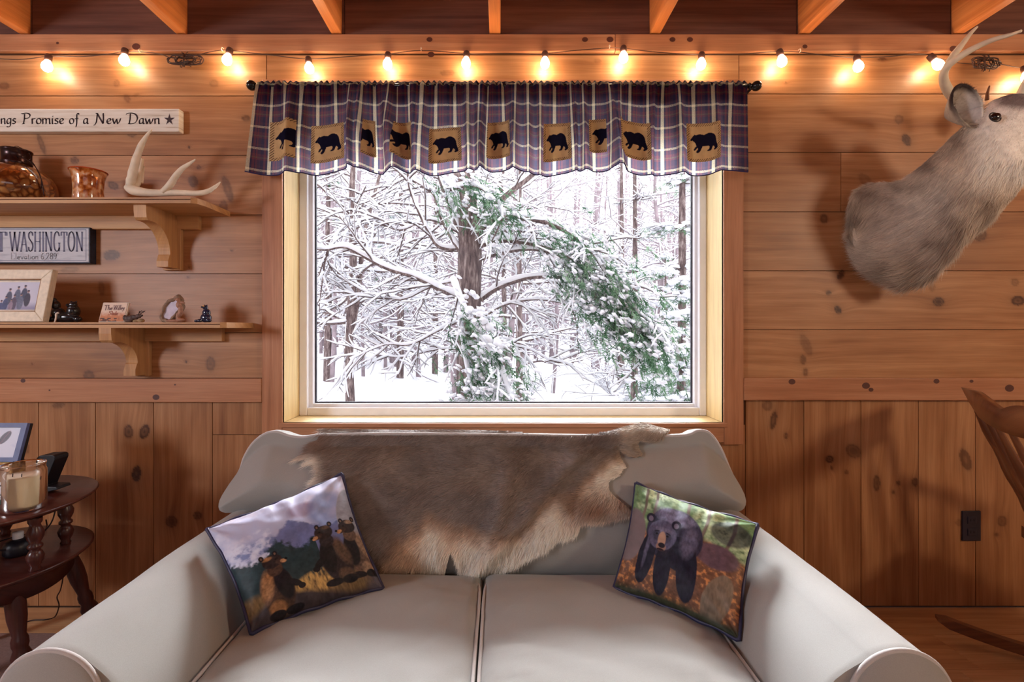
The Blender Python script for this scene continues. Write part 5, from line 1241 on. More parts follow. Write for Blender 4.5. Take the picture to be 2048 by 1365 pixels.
# brisket tuft and shoulder swelling at the base
RR = cen+(RR-cen)*k[..., None]
def px_of(V): return CX+V[..., 0]*F/V[..., 1], CY-(V[..., 2]-CZ)*F/V[..., 1]
def deer_col(V):
    x, y = px_of(V); n1 = fbm(x/30, y/22, 3, 4); n2 = fbm(x/7, y/7, 4, 3)
    g = np.array(S((212, 194, 176))); dk = np.array(S((142, 122, 108))); wh = np.array(S((246, 240, 234))); pale = np.array(S((226, 214, 202)))
    f = np.clip(n1*1.7-.3, 0, 1)[..., None]; c = dk*(1-f)+g*f
    # pale streak down the middle of the neck side
    s = np.exp(-(((x-1850)*.62+(y-400)*.78-10)/48)**2)[..., None]*.6; c = c*(1-s)+pale*s
    h = np.clip((x-1925)/45, 0, 1)[..., None]*np.clip((400-y)/60, 0, 1)[..., None]; c = c*(1-h)+(pale*.2+wh*.9)*h
    crown = np.clip((222-y+(x-2000)*.05)/14, 0, 1)[..., None]*np.clip((x-1985)/20, 0, 1)[..., None]; c = c*(1-crown)+np.array(S((146, 132, 128)))*crown
    ring_ = np.exp(-((np.hypot((x-1992)/30, (y-236)/20)-1)/.35)**2)[..., None]; c = c*(1-ring_*.8)+wh*ring_*.8
    low = np.clip((y-545)/20, 0, 1)[..., None]; c = c*(1-low*.35)+dk*low*.35
    return c*(.84+.32*n2[..., None])
mb = MB(); mb.grid(RR, closed_v=True, pc=deer_col(RR)); mb.add(RR[0], [tuple(range(nn_))], pc=deer_col(RR[0])); mb.add(RR[-1], [tuple(range(nn_-1, -1, -1))], pc=deer_col(RR[-1]))
body = mb.build('neck_and_head', colattr_mat('deer_skin', .75, .15, 80), deer)
# fur on the surface
r = np.random.default_rng(8); n = 90000
a = r.uniform(0, m-1.001, n); b = r.uniform(0, nn_, n); i = a.astype(int); j = b.astype(int) % nn_; fa = (a-i)[:, None]; fb = (b-b.astype(int))[:, None]
def samp(i, j, fa, fb): j2 = (j+1) % nn_; i2 = np.minimum(i+1, m-1); return (RR[i, j]*(1-fa)+RR[i2, j]*fa)*(1-fb)+(RR[i, j2]*(1-fa)+RR[i2, j2]*fa)*fb
B0 = samp(i, j, fa, fb); T1 = RR[np.minimum(i+1, m-1), j]-RR[i, j]; T2 = RR[i, (j+1) % nn_]-RR[i, j]; N_ = np.cross(T1, T2); N_ /= np.maximum(np.linalg.norm(N_, axis=1), 1e-9)[:, None]
out = B0-cen[i, 0]; N_ *= np.sign((N_*out).sum(1))[:, None]
T1 /= np.maximum(np.linalg.norm(T1, axis=1), 1e-9)[:, None]
dirs = -T1*1.0+N_*.22+np.array((0, 0, -.45))+r.normal(size=(n, 3))*.16
dirs -= N_*np.minimum((dirs*N_).sum(1)-.12, 0)[:, None]
x, y = px_of(B0); L = np.where(a < 66, .022, .011)*(.5+.8*r.random(n))*(1+1.0*np.clip((y-400)/150, 0, 1))
L = np.where(x > 2000, L*.55, L); L = np.where((x > 1950) & (y > 318) & (y < 360), .03*(.4+r.random(n)), L)
L = L*np.where(np.hypot((x-1992)/16, (y-236)/12) < 1, .1, 1)
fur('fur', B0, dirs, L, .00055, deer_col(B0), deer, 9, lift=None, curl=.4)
# ear turned to the room
ec = P(1911, 225, D-.30)
def earcol(U, V):
    c = np.zeros(U.shape+(3,))+np.array(S((176, 164, 152))); rim_ = (np.clip((V-.80)/.12, 0, 1)*np.clip(.55+.75*np.sin(U*2*PI)-.3*np.cos(U*2*PI), 0, 1))[..., None]; c = c*(1-rim_)+np.array(S((58, 44, 44)))*rim_
    w_ = np.clip((np.cos((U-.02)*2*PI)-.35)*2.2, 0, 1)[..., None]*(1-rim_); c = c*(1-w_)+np.array(S((226, 220, 216)))*w_
    s_ = np.exp(-(V/.38)**2)[..., None]; return c*(1-s_*.55)+np.array(S((104, 92, 96)))*s_*.55
U, V = np.meshgrid(np.linspace(0, 1, 49), np.linspace(0, 1, 18), indexing='ij'); t = U*2*PI
ox, oz = np.cos(t), np.sin(t)
shape = np.where(oz > 0, 1.0, .92)
ex = V*ox*36*shape+V*oz*-6; ez = V*oz*43*shape
s = (D-.30)/F; tl = -.12
Xe = ec[0]+(ex*math.cos(tl)+ez*math.sin(tl))*s; Ze = ec[2]+(-ex*math.sin(tl)+ez*math.cos(tl))*s; Ye = ec[1]-.045*V**1.6+.030*(1-V)+.012*ox*V
mb = MB(); mb.grid(np.stack((Xe, Ye, Ze), -1)[::-1], pc=earcol(U, V)[::-1]); ear = mb.build('ear', colattr_mat('ear_skin', .7, .2, 120), deer); md = ear.modifiers.new('t', 'SOLIDIFY'); md.thickness = .006; md.offset = -1
mb = MB(); mb.lathe([(.030, -.012), (.024, .012), (.026, .035), (.012, .05)], P(1962, 262, D-.27), 16, (-.5, -.15, .45), pc=np.array(S((206, 196, 186)))); mb.build('ear_base', colattr_mat('ear_base_skin', .7, .2, 60), ear)
q = r.uniform(size=(9000, 2)); u_, v_ = q[:, 0], np.sqrt(q[:, 1]); t = u_*2*PI; ox, oz = np.cos(t), np.sin(t); sh = np.where(oz > 0, 1., .92)
ex = v_*ox*36*sh+v_*oz*-6; ez = v_*oz*43*sh
bx_ = np.stack((ec[0]+(ex*math.cos(tl)+ez*math.sin(tl))*s, ec[1]-.045*v_**1.6+.030*(1-v_)+.012*ox*v_, ec[2]+(-ex*math.sin(tl)+ez*math.cos(tl))*s), 1)
fur('ear_fur', bx_, np.stack((ox*.8, -.35+0*ox, oz*.8), 1)+r.normal(size=(9000, 3))*.3, .007*(.5+r.random(9000))*np.where(v_ > .9, 1.2, 1), .0005, earcol(u_[:, None], v_[:, None])[:, 0], ear, 12)
# far ear, behind the head
mb = MB(); c = P(2052, 196, D-.2); mb.ball(c, (.03, .012, .045), 3, 0, 0, pc=np.array(S((150, 136, 126)))); mb.build('ear', colattr_mat('far_ear_skin', .7, .2, 60), deer)
# eye
EYE = plain('glass_eye', (16, 10, 12), .04, .8, var=.1)
c = P(1991, 234, D-.385); mb = MB(); mb.ball(c, (.0155, .010, .0125), 3, rot=Quaternion((0, 1, 0), -.25)); mb.build('eye', EYE, deer)
mb = MB(); a_ = np.linspace(0, 2*PI, 33); lid = np.stack((c[0]+.0163*np.cos(a_)+.007*np.clip(np.cos(a_)-.7, 0, 1), np.full(33, c[1]+.002), c[2]+.0128*np.sin(a_)-.25*.016*np.cos(a_)), 1)
mb.tube(lid, .0022, 6, caps=False); mb.build('eyelid', plain('dark_eyelid', (44, 30, 30), .5), deer)
mb = MB(); mb.ball(P(2186, 286, D-.42), (.022, .03, .018), 3); mb.build('nose', plain('black_nose', (26, 20, 22), .3), deer)
# antlers
BONE = plain('antler_bone', (222, 208, 186), .5, .35, var=.10, scale=22, bump=.2)
def antler(mb, px, d0, d1, r0, r1, seed=0):
    k = len(px); pts = cr([P(a, b, d0+(d1-d0)*i/(k-1)) for i, (a, b) in enumerate(px)], 8); t = np.linspace(0, 1, len(pts)); rr = (r0+(r1-r0)*t**1.3)*(1+.10*(vnoise(t*14, t*0, seed)-.5))
    mb.tube(pts, rr, 12); return pts
mb = MB(); antler(mb, [(1912,200),(1898,184),(1888,162),(1890,140),(1910,120),(1945,98),(1985,80),(2020,70),(2042,62)], D-.20, D-.44, .0155, .0040, 1)
antler(mb, [(1893,136),(1906,112),(1925,88),(1942,66),(1954,54)], D-.24, D-.20, .0125, .0034, 2)
mb.build('antler', BONE, deer)
mb = MB(); antler(mb, [(2040,190),(2060,150),(2090,100),(2150,60),(2200,50)], D-.26, D-.36, .0125, .004, 3); mb.build('antler', BONE, deer)
mb = MB(); antler(mb, [(1974,200),(1975,186),(1979,172)], D-.27, D-.27, .006, .0022, 5); mb.build('brow_tine', plain('brown_tine', (120, 76, 52), .5), deer)
# ================================================================== THINGS ON THE SHELVES
def blob(name, parts, mat, parent=None, vox=.0018, sm=4):
    """soft figure: overlapping ellipsoids fused into one skin"""
    mb = MB()
    for i, q in enumerate(parts):
        c, r = q[0], q[1]; rot = Quaternion((0, 1, 0), q[2]) if len(q) > 2 else None
        mb.ball(c, r, 3, rot=rot)
    o = mb.build(name, mat, parent)
    m = o.modifiers.new('fuse', 'REMESH'); m.mode = 'VOXEL'; m.voxel_size = vox; m.use_smooth_shade = True
    m = o.modifiers.new('smooth', 'SMOOTH'); m.factor = .5; m.iterations = sm
    return o
# amber lantern
nt = NT('amber_crackle_glass'); vo = nt.n('TexVoronoi', {'Vector': mapped(nt, (46, 46, 40)), 'Scale': 1.}, feature='DISTANCE_TO_EDGE').outputs['Distance']
nz = nt.n('TexNoise', {'Vector': mapped(nt, (18,)*3), 'Scale': 1.}).outputs[0]
c = nt.mix(nt.ramp(vo, [(.02, (0, 0, 0)), (.30, (1, 1, 1))]), S((92, 40, 14)), nt.ramp(nz, [(.40, S((140, 70, 22))), (.68, S((220, 170, 104)))]))
AMBER = nt.pbr(c, .08, .7, **{'Transmission Weight': .35, 'Coat Weight': .6})
BRONZE = plain('dark_bronze', (54, 34, 34), .25, .6, metal=.7)
d = 1.79; c0 = P(33, 413, d); c0[2] = S1z+.0005
la = empty('glass_lantern', tuple(c0), 'round amber glass lantern with dark metal collar and wire handle on the upper shelf', 'lantern')
mb = MB(); prof = [(0, 0), (.06, .0), (.098, .012), (.116, .045), (.117, .075), (.104, .108), (.078, .134), (.046, .148), (.041, .156)]; pr = cr([(a, 0, b) for a, b in prof], 5); mb.lathe([(q[0], q[2]) for q in pr], c0, 40); mb.build('globe', AMBER, la)
mb = MB(); mb.lathe([(.040, .150), (.045, .152), (.045, .160), (.043, .162), (.043, .198), (.046, .200), (.046, .206), (.041, .208), (.038, .200), (.038, .17)], c0, 28); mb.build('collar', BRONZE, la)
mb = MB(); a = np.linspace(-.2, PI+.2, 26); mb.tube(np.stack((c0[0]+.122*np.cos(a), np.full(26, c0[1]-.03), c0[2]+.075+.115*np.sin(a)*.9), 1)[:12], .0015, 6)
mb.tube(cr([(c0[0]+.046, c0[1]-.01, c0[2]+.165), (c0[0]+.09, c0[1]-.03, c0[2]+.150), (c0[0]+.121, c0[1]-.03, c0[2]+.09), (c0[0]+.122, c0[1]-.02, c0[2]+.03)], 6), .0016, 6)
mb.tube(cr([(c0[0]-.02, c0[1]-.046, c0[2]+.165), (c0[0]-.022, c0[1]-.095, c0[2]+.13), (c0[0]-.022, c0[1]-.122, c0[2]+.07), (c0[0]-.02, c0[1]-.09, c0[2]+.008)], 6), .0014, 6)
mb.tube(cr([(c0[0]-.015, c0[1], c0[2]+.207), (c0[0]-.012, c0[1], c0[2]+.218), (c0[0], c0[1], c0[2]+.222), (c0[0]+.012, c0[1], c0[2]+.218), (c0[0]+.03, c0[1], c0[2]+.208), (c0[0]+.05, c0[1], c0[2]+.19), (c0[0]+.054, c0[1], c0[2]+.175), (c0[0]+.046, c0[1], c0[2]+.17)], 5), .0013, 6)
mb.build('wire_handle', BRONZE, la)
# votive cup
c0 = P(177, 400, 1.745); c0[2] = S1z+.0005
nt = NT('mottled_orange_glass'); nz = nt.n('TexNoise', {'Vector': mapped(nt, (46,)*3), 'Scale': 1., 'Detail': 3.}).outputs[0]
OG = nt.pbr(nt.ramp(nz, [(.36, S((150, 70, 24))), (.5, S((214, 132, 62))), (.64, S((246, 206, 160)))]), .1, .6, **{'Transmission Weight': .4})
vo_ = empty('votive_holder', tuple(c0), 'small flared orange glass votive cup on the upper shelf', 'candle holder')
mb = MB(); mb.lathe([(0, 0), (.044, 0), (.046, .01), (.044, .045), (.047, .085), (.055, .112), (.053, .114), (.045, .085), (.041, .045), (.041, .012), (0, .01)], c0, 32); mb.build('cup', OG, vo_)
mb = MB(); mb.lathe([(.0555+.0018*math.cos(q), .1125+.0022*math.sin(q)) for q in np.linspace(0, 2*PI, 9)], c0, 32); mb.build('rim', plain('orange_rim', (190, 84, 44), .15), vo_)
# shed antler
SH = empty('shed_antler', tuple(P(330, 394, 1.70)), 'loose deer antler with long upright tines lying on the upper shelf', 'antler')
WB = plain('weathered_antler', (226, 212, 190), .55, .3, var=.14, scale=26, bump=.25)
zf = 0
mb = MB()
def tn(px, d0, d1, r, sd): 
    k = len(px); pts = cr([P(a, b, d0+(d1-d0)*i/(k-1)) for i, (a, b) in enumerate(px)], 8); t = np.linspace(0, 1, len(pts)); rr = np.interp(t, np.linspace(0, 1, len(r)), r)*(1+.12*(vnoise(t*12, t*0, sd)-.5)); mb.tube(pts, rr, 14)
tn([(256,372),(268,381),(300,386),(335,386),(365,386),(395,387),(415,383),(430,374),(441,364)], 1.70, 1.72, [.016, .0175, .013, .0125, .011, .0095, .008, .006, .0015], 1)
tn([(258,376),(262,362),(266,345),(272,320),(282,292),(295,270),(304,259)], 1.70, 1.68, [.012, .015, .0145, .0125, .010, .006, .0015], 2)
tn([(268,378),(275,366),(280,345),(284,318)], 1.71, 1.735, [.010, .011, .008, .006], 3)
tn([(325,384),(340,370),(352,352),(364,338),(378,328),(391,319)], 1.70, 1.69, [.009, .012, .010, .0085, .006, .0015], 4)
tn([(283,366),(286,350),(288,332)], 1.725, 1.735, [.006, .004, .0015], 6)
mb.build('antler_bone', WB, SH)
V = np.array([0])
# framed photograph, leaning back
def slab(name, P00, P10, P11, P01, th, mat, parent, bev=0, **kw):
    """a thin panel between four corners (TL, TR, BR, BL) with thickness behind"""
    q = np.array([P00, P10, P11, P01], float); nrm = np.cross(q[1]-q[0], q[3]-q[0]); nrm /= np.linalg.norm(nrm)
    if nrm[1] < 0: nrm = -nrm
    mb = MB(); mb.prism(q, nrm*th, **kw); o = mb.build(name, mat, parent, smooth=False)
    if bev: m = o.modifiers.new('b', 'BEVEL'); m.width = bev; m.segments = 2
    return o
def artpanel(name, TL, TR, BR_, BL, fn, parent, N=120, off=.0008, mat=None):
    U, V = np.meshgrid(np.linspace(0, 1, N), np.linspace(0, 1, N), indexing='ij'); TL, TR, BR_, BL = [np.array(q, float) for q in (TL, TR, BR_, BL)]
    X = ((1-U)*(1-V))[..., None]*TL+(U*(1-V))[..., None]*TR+(U*V)[..., None]*BR_+((1-U)*V)[..., None]*BL
    nrm = np.cross(TR-TL, BL-TL); nrm /= np.linalg.norm(nrm); nrm *= -1 if nrm[1] > 0 else 1
    mb = MB(); mb.grid(X+nrm*off, pc=fn(U, V)); return mb.build(name, mat or PAPER, parent, smooth=False)
PAPER = colattr_mat('printed_paper', .35, .4)
X1 = (92-CX)*1.70/F; X0 = X1-.30; zb = S2z+.0005; zt = CZ+(660-541)*1.736/F
TL, TR, BR_, BL = [np.array(q) for q in ((X0, 1.738, zt), (X1, 1.738, zt), (X1, 1.70, zb), (X0, 1.70, zb))]
def lp(u, v): return TL*(1-u)*(1-v)+TR*u*(1-v)+BR_*u*v+BL*(1-u)*v
fr = empty('picture_frame', tuple((TL+BR_)/2), 'whitewashed wooden frame with a photo of a group of people on the lower shelf', 'picture frame')
WFR = plain('cream_distressed_wood', (234, 222, 202), .6, .25, var=.10, scale=70)
slab('backing', TL, TR, BR_, BL, .010, WFR, fr)
mb = MB(); nrm = np.cross(TR-TL, BL-TL); nrm /= np.linalg.norm(nrm); nrm *= -1 if nrm[1] > 0 else 1
fu, fv = .118, .19
for quad in ([(0, 0), (1, 0), (1-fu, fv), (fu, fv)], [(0, 1), (fu, 1-fv), (1-fu, 1-fv), (1, 1)], [(1, 0), (1, 1), (1-fu, 1-fv), (1-fu, fv)], [(0, 0), (fu, fv), (fu, 1-fv), (0, 1)]):
    mb.prism([lp(u, v)-nrm*.001 for u, v in quad], nrm*.014)
o = mb.build('moulding', WFR, fr, smooth=False); m = o.modifiers.new('b', 'BEVEL'); m.width = .003; m.segments = 2
mb = MB(); loop = [lp(u, v)+nrm*.010 for u, v in ((fu, fv), (1-fu, fv), (1-fu, 1-fv), (fu, 1-fv), (fu, fv))]
for a, b in zip(loop[:-1], loop[1:]): mb.tube([a, b], .0026, 6)
mb.build('inner_lip', plain('tan_lip', (176, 140, 110), .5), fr)
def group_photo(U, V):
    c = np.zeros(U.shape+(3,))+np.array(S((206, 206, 226))); c = paint(c, np.clip((V-.72)/.2, 0, 1), (150, 146, 178)); n = fbm(U*30, V*30, 3)
    for (x, y, s, col) in [(.30, .28, 1., (84, 88, 112)), (.50, .20, 1., (96, 104, 130)), (.66, .16, 1., (70, 76, 104)), (.76, .34, 1., (58, 54, 78)), (.24, .55, .9, (76, 84, 124)), (.44, .50, 1., (92, 80, 104)), (.60, .46, 1., (104, 110, 136)), (.38, .66, .7, (150, 130, 150)), (.14, .70, .8, (80, 88, 130))]:
        c = paint(c, soft(ell(U, V, x, y+.30*s, .085*s, .27*s), .3), col, .7+.6*n); c = paint(c, soft(ell(U, V, x, y, .032*s, .055*s), .4), (166, 132, 126))
        c = paint(c, soft(ell(U, V, x, y-.025, .034*s, .035*s), .4), (64, 60, 84))
    return c
artpanel('photograph', lp(.155, .235), lp(.845, .235), lp(.845, .765), lp(.155, .765), lambda U, V: group_photo((U-.30)/.70, V), fr, off=.0020)
slab('mat', lp(fu+.005, fv+.005)+nrm*.001, lp(1-fu-.005, fv+.005)+nrm*.001, lp(1-fu-.005, 1-fv-.005)+nrm*.001, lp(fu+.005, 1-fv-.005)+nrm*.001, .004, plain('cream_mat', (232, 220, 206), .8), fr)
# black bear figurine beside it
BLK = plain('black_glazed_resin', (26, 24, 30), .22, .6, var=.3, scale=60)
def sp(px, py, d=1.74): return P(px, py, d)
f1 = empty('black_bear_figurine', (sp(130, 645)[0], 1.74, S2z), 'black bear figurine with a small white fish, beside the whitewashed picture frame', 'figurine')
k = 1.74/F; zs = S2z
blob('bear_body', [((sp(132, 0)[0], 1.74, zs+.018), (.045, .022, .020)), ((sp(118, 0)[0], 1.738, zs+.034), (.022, .020, .020)), ((sp(146, 0)[0], 1.742, zs+.040), (.020, .020, .026)), ((sp(149, 0)[0], 1.735, zs+.064), (.0125, .012, .011)), ((sp(143, 0)[0], 1.728, zs+.062), (.007, .010, .006)),
     ((sp(144, 0)[0], 1.737, zs+.075), (.004, .003, .004)), ((sp(154, 0)[0], 1.737, zs+.075), (.004, .003, .004)), ((sp(112, 0)[0], 1.74, zs+.062), (.014, .013, .018)), ((sp(110, 0)[0], 1.735, zs+.082), (.009, .009, .008)), ((sp(105, 0)[0], 1.73, zs+.012), (.020, .012, .010)), ((sp(158, 0)[0], 1.735, zs+.012), (.014, .012, .011))], BLK, f1)
mb = MB(); mb.tube(cr([P(118, 626, 1.712), P(113, 628, 1.71), P(112, 636, 1.708), P(110, 643, 1.706), P(107, 649, 1.704)], 5), [.0035]*9+[.0028]*5+[.0022]*7, 8); mb.build('fish', plain('white_fish', (224, 208, 192), .3), f1)
# little tile with lettering
X1 = (249-CX)*1.705/F; X0 = (196-CX)*1.705/F; zt = CZ+(660-605)*1.725/F
TL, TR, BR_, BL = [np.array(q) for q in ((X0, 1.727, zt), (X1, 1.727, zt), (X1, 1.705, zb), (X0, 1.705, zb))]
ti = empty('souvenir_tile', tuple((TL+BR_)/2), 'small cream souvenir tile lettered The Willey Slide, leaning on the lower shelf', 'tile')
slab('tile_body', TL, TR, BR_, BL, .007, plain('cream_tile', (226, 206, 186), .4), ti, .002)
def tart(U, V):
    c = np.zeros(U.shape+(3,))+np.array(S((228, 206, 188))); n = fbm(U*12, V*12, 4)
    c = paint(c, np.clip((V-.46-.2*(n-.5))/.25, 0, 1), (206, 136, 96), .85+.3*n); c = paint(c, (V > .80)*(n > .5)*(U < .8), (96, 66, 58)); return c
artpanel('printed_face', lp(.04, .03), lp(.96, .03), lp(.96, .97), lp(.04, .97), tart, ti, 80, off=.0012)
nrm = np.cross(TR-TL, BL-TL); nrm /= np.linalg.norm(nrm); nrm *= -1 if nrm[1] > 0 else 1
W_ = np.linalg.norm(TR-TL); H_ = np.linalg.norm(TL-BL); TB = plain('brown_print', (120, 88, 92), .6)
def ontile(u0, v0): return lambda a, b: tuple(lp(u0+a/W_, v0-b/H_)+nrm*.0018)
put_letters('lettering', 'The', H_*.26, [(.07, 0), (0, .03)], TB, ti, ontile(.12, .40), x0=0, x1=W_*.32)
put_letters('lettering', 'Willey', H_*.26, [(.07, 0), (0, .03)], TB, ti, ontile(.46, .40), x0=0, x1=W_*.44)
put_letters('lettering', 'Slide', H_*.18, [(.08, 0), (0, .04)], plain('rust_print', (170, 96, 76), .6), ti, ontile(.34, .64), x0=0, x1=W_*.36)
# lying moose figurine
BRN = plain('brown_resin', (84, 66, 62), .5, .3, var=.3, scale=80)
f2 = empty('moose_figurine', (sp(268, 645)[0], 1.70, S2z), 'tiny brown moose figurine lying in front of the souvenir tile', 'figurine'); k = 1.70/F
g = lambda px, z, dy=0: ((px-CX)*k, 1.70+dy, zs+z)
blob('moose_body', [(g(255, .013), (.013, .009, .012)), (g(262, .014), (.013, .009, .011)), (g(270, .018), (.013, .007, .008), .25), (g(277, .022), (.010, .006, .007), .3), (g(250, .016), (.006, .008, .010)), (g(258, .004), (.012, .010, .005)), (g(283, .024), (.005, .004, .004))], BRN, f2, .0012, 2)
mb = MB()
for s_ in (-1, 1): mb.tube(cr([g(278, .027, s_*.003), g(281, .034, s_*.006), g(280+3, .040, s_*.009)], 4), .0016, 6); mb.tube([g(282, .034, s_*.006), g(287, .041, s_*.008)], .0014, 6)
mb.build('antlers', BRN, f2)
blob('rock_base', [(g(282, .006), (.012, .010, .007)), (g(272, .004), (.010, .010, .005))], plain('sandy_rock', (168, 140, 104), .8, var=.25, scale=90), f2, .0015, 1)
# carved stone oval frame
f3 = empty('oval_stone_frame', (sp(345, 643)[0], 1.72, S2z), 'small carved stone frame with an oval pale picture and an animal on its side', 'picture frame')
STN = plain('carved_grey_tan_stone', (146, 122, 104), .8, .2, var=.35, scale=110, bump=.5)
c = np.array((sp(345, 0, 1.72)[0], 1.72, zs+.045)); mb = MB()
N1 = 30; t = np.linspace(0, 2*PI, N1+1)[:-1]
secs = []
for (k1, yy) in ((.80, .004), (.78, -.008), (.90, -.014), (1.04, -.012), (1.14, -.002), (1.12, .010), (.8, .012)):
    w_ = 1+.08*np.sin(t*5+1)+.06*np.sin(t*9)
    secs.append(np.stack((c[0]+.030*k1*np.cos(t)*w_+.010*np.sin(t), np.full(N1, c[1]+yy)+.012*np.sin(t), c[2]+.045*k1*np.sin(t)*w_), 1))
mb.grid(np.stack(secs), closed_v=True); mb.build('stone_rim', STN, f3)
artpts = MB(); q = np.stack((c[0]+.0255*np.cos(t)+.0085*np.sin(t), np.full(N1, c[1]-.0045)+.010*np.sin(t), c[2]+.037*np.sin(t)), 1)
artpts.add(np.concatenate((q, [[c[0], c[1]-.004, c[2]]])), [(i, (i+1) % N1, N1) for i in range(N1)][::-1]); artpts.build('picture', plain('pale_blue_picture', (206, 200, 218), .3, var=.15, scale=50), f3, smooth=False)
g = lambda px, z, dy=0: ((px-CX)*1.70/F, 1.70+dy, zs+z)
blob('carved_animal', [(g(358, .062), (.010, .008, .013)), (g(356, .080), (.007, .007, .007)), (g(351, .082), (.006, .004, .003)), (g(361, .040), (.008, .008, .020)), (g(356, .018), (.007, .007, .018)), (g(365, .070), (.010, .004, .004), .2), (g(362, .008), (.012, .010, .007)), (g(345, .005), (.024, .010, .006))], plain('carved_brown', (164, 118, 96), .6, var=.3, scale=120), f3, .0013, 2)
# dark blue glass bear
f4 = empty('glass_bear_figurine', (sp(410, 641)[0], 1.70, S2z), 'small shiny dark blue glass bear sitting near the right end of the lower shelf', 'figurine')
BGL = plain('cobalt_glass', (22, 34, 62), .05, .8, var=.3)
g = lambda px, z, dy=0: ((px-CX)*1.71/F, 1.71+dy, zs+z)
blob('glass_body', [(g(412, .016), (.019, .014, .017)), (g(413, .034), (.014, .011, .015)), (g(411, .052), (.0085, .008, .0085)), (g(407, .054, -.006), (.005, .006, .004)), (g(409, .061), (.002, .002, .003)), (g(414, .061), (.002, .002, .003)), (g(402, .006, -.008), (.009, .008, .006)), (g(395, .005, -.006), (.008, .006, .005)), (g(419, .007, -.004), (.009, .009, .007))], BGL, f4, .0013, 3)
blob('muzzle', [(g(409, .058, -.007), (.004, .003, .003))], plain('golden_muzzle', (208, 168, 120), .2), f4, .001, 1)

# dark outlet plate on the wainscot
pl0, pl1 = P(1925, 1023, D-.006), P(1962, 1083, D-.006)
ou = empty('wall_outlet', tuple((pl0+pl1)/2), 'black electrical outlet plate on the vertical boards behind the rocking chair', 'outlet')
OBL = plain('black_plate', (28, 26, 44), .35, .5)
mb = MB(); mb.box(pl0[0], pl1[0], D-.0065, D-.0002, pl1[2], pl0[2], .002); mb.build('cover_plate', OBL, ou, smooth=False)
for i in (0, 1):
    zc = pl1[2]+(pl0[2]-pl1[2])*(.3+.4*i); xc = (pl0[0]+pl1[0])/2; mb = MB(); mb.box(xc-.017, xc+.017, D-.0085, D-.006, zc-.014, zc+.014, .003)
    rc = mb.build('receptacle', OBL, ou, smooth=False)
    for s_ in (-1, 1): mb = MB(); mb.box(xc+s_*.0065-.0012, xc+s_*.0065+.0012, D-.0089, D-.0084, zc-.004, zc+.005); mb.build('slot', plain('slot_black', (8, 8, 10), .8), rc, smooth=False)
# ================================================================== ROUND END TABLE
TC = np.array((-1.585, 1.47)); TZ = .56; LZ = .385
tb = empty('end_table', (TC[0], TC[1], 0), 'dark wooden two-tier round end table with turned spindles left of the loveseat', 'table')
mb = MB(); mb.lathe([(0, -.022), (.235, -.022), (.25, -.020), (.262, -.014), (.272, -.008), (.275, -.003), (.270, 0), (0, 0)], (TC[0], TC[1], TZ), 72); grainify(mb, 0, .6); mb.build('table_top', DARKW, tb)
mb = MB(); mb.lathe([(0, -.020), (.232, -.020), (.250, -.016), (.262, -.006), (.262, -.002), (.255, 0), (0, 0)], (TC[0], TC[1], LZ), 72); grainify(mb, 0, .5); mb.build('lower_shelf', DARKW, tb)
mb = MB(); R_ = .215; a = np.linspace(0, 2*PI, 97)[:-1]; drop = .035+.030*np.abs(np.cos(a*2+.35))**.6
X = np.stack((np.stack((TC[0]+R_*np.cos(a), TC[1]+R_*np.sin(a), np.full(96, LZ-.019)), 1), np.stack((TC[0]+R_*np.cos(a), TC[1]+R_*np.sin(a), LZ-.019-drop), 1), np.stack((TC[0]+(R_-.018)*np.cos(a), TC[1]+(R_-.018)*np.sin(a), LZ-.019-drop), 1), np.stack((TC[0]+(R_-.018)*np.cos(a), TC[1]+(R_-.018)*np.sin(a), np.full(96, LZ-.019)), 1)))
mb.grid(X, closed_v=True); grainify(mb, 0, .4); mb.build('apron', DARKW, tb)
sprof = [(.011, 0), (.013, .004), (.010, .012), (.017, .030), (.019, .042), (.014, .055), (.010, .062), (.016, .068), (.016, .074), (.011, .080), (.018, .098), (.019, .112), (.013, .126), (.011, .134), (.015, .142), (.015, .1532)]
legs = [(-1.356, 1.400), (-1.425, 1.575), (-1.70, 1.65), (-1.79, 1.46), (-1.66, 1.29)]
for i, (x, y) in enumerate(legs):
    mb = MB(); mb.lathe([(r_*1.12, h) for r_, h in sprof], (x, y, LZ), 20); grainify(mb, 2, .45); mb.build('spindle', DARKW, tb)
for i, (x, y) in enumerate([(-1.392, 1.385), (-1.40, 1.60), (-1.74, 1.60), (-1.72, 1.32)]):
    dx, dy = x-TC[0], y-TC[1]; top = np.array((TC[0]+dx*.86, TC[1]+dy*.86, LZ-.02)); foot = np.array((TC[0]+dx*1.28, TC[1]+dy*1.28, 0.0)); ax = top-foot; L = np.linalg.norm(ax)
    mb = MB(); mb.lathe([(0, 0), (.013, 0), (.015, L*.05), (.011, L*.10), (.018, L*.2), (.022, L*.34), (.024, L*.42), (.017, L*.47), (.020, L*.50), (.020, L*.54), (.016, L*.57), (.023, L*.70), (.024, L*.8), (.019, L*.93), (.019, L)], foot, 20, ax); grainify(mb, 2, .4); mb.build('leg', DARKW, tb)
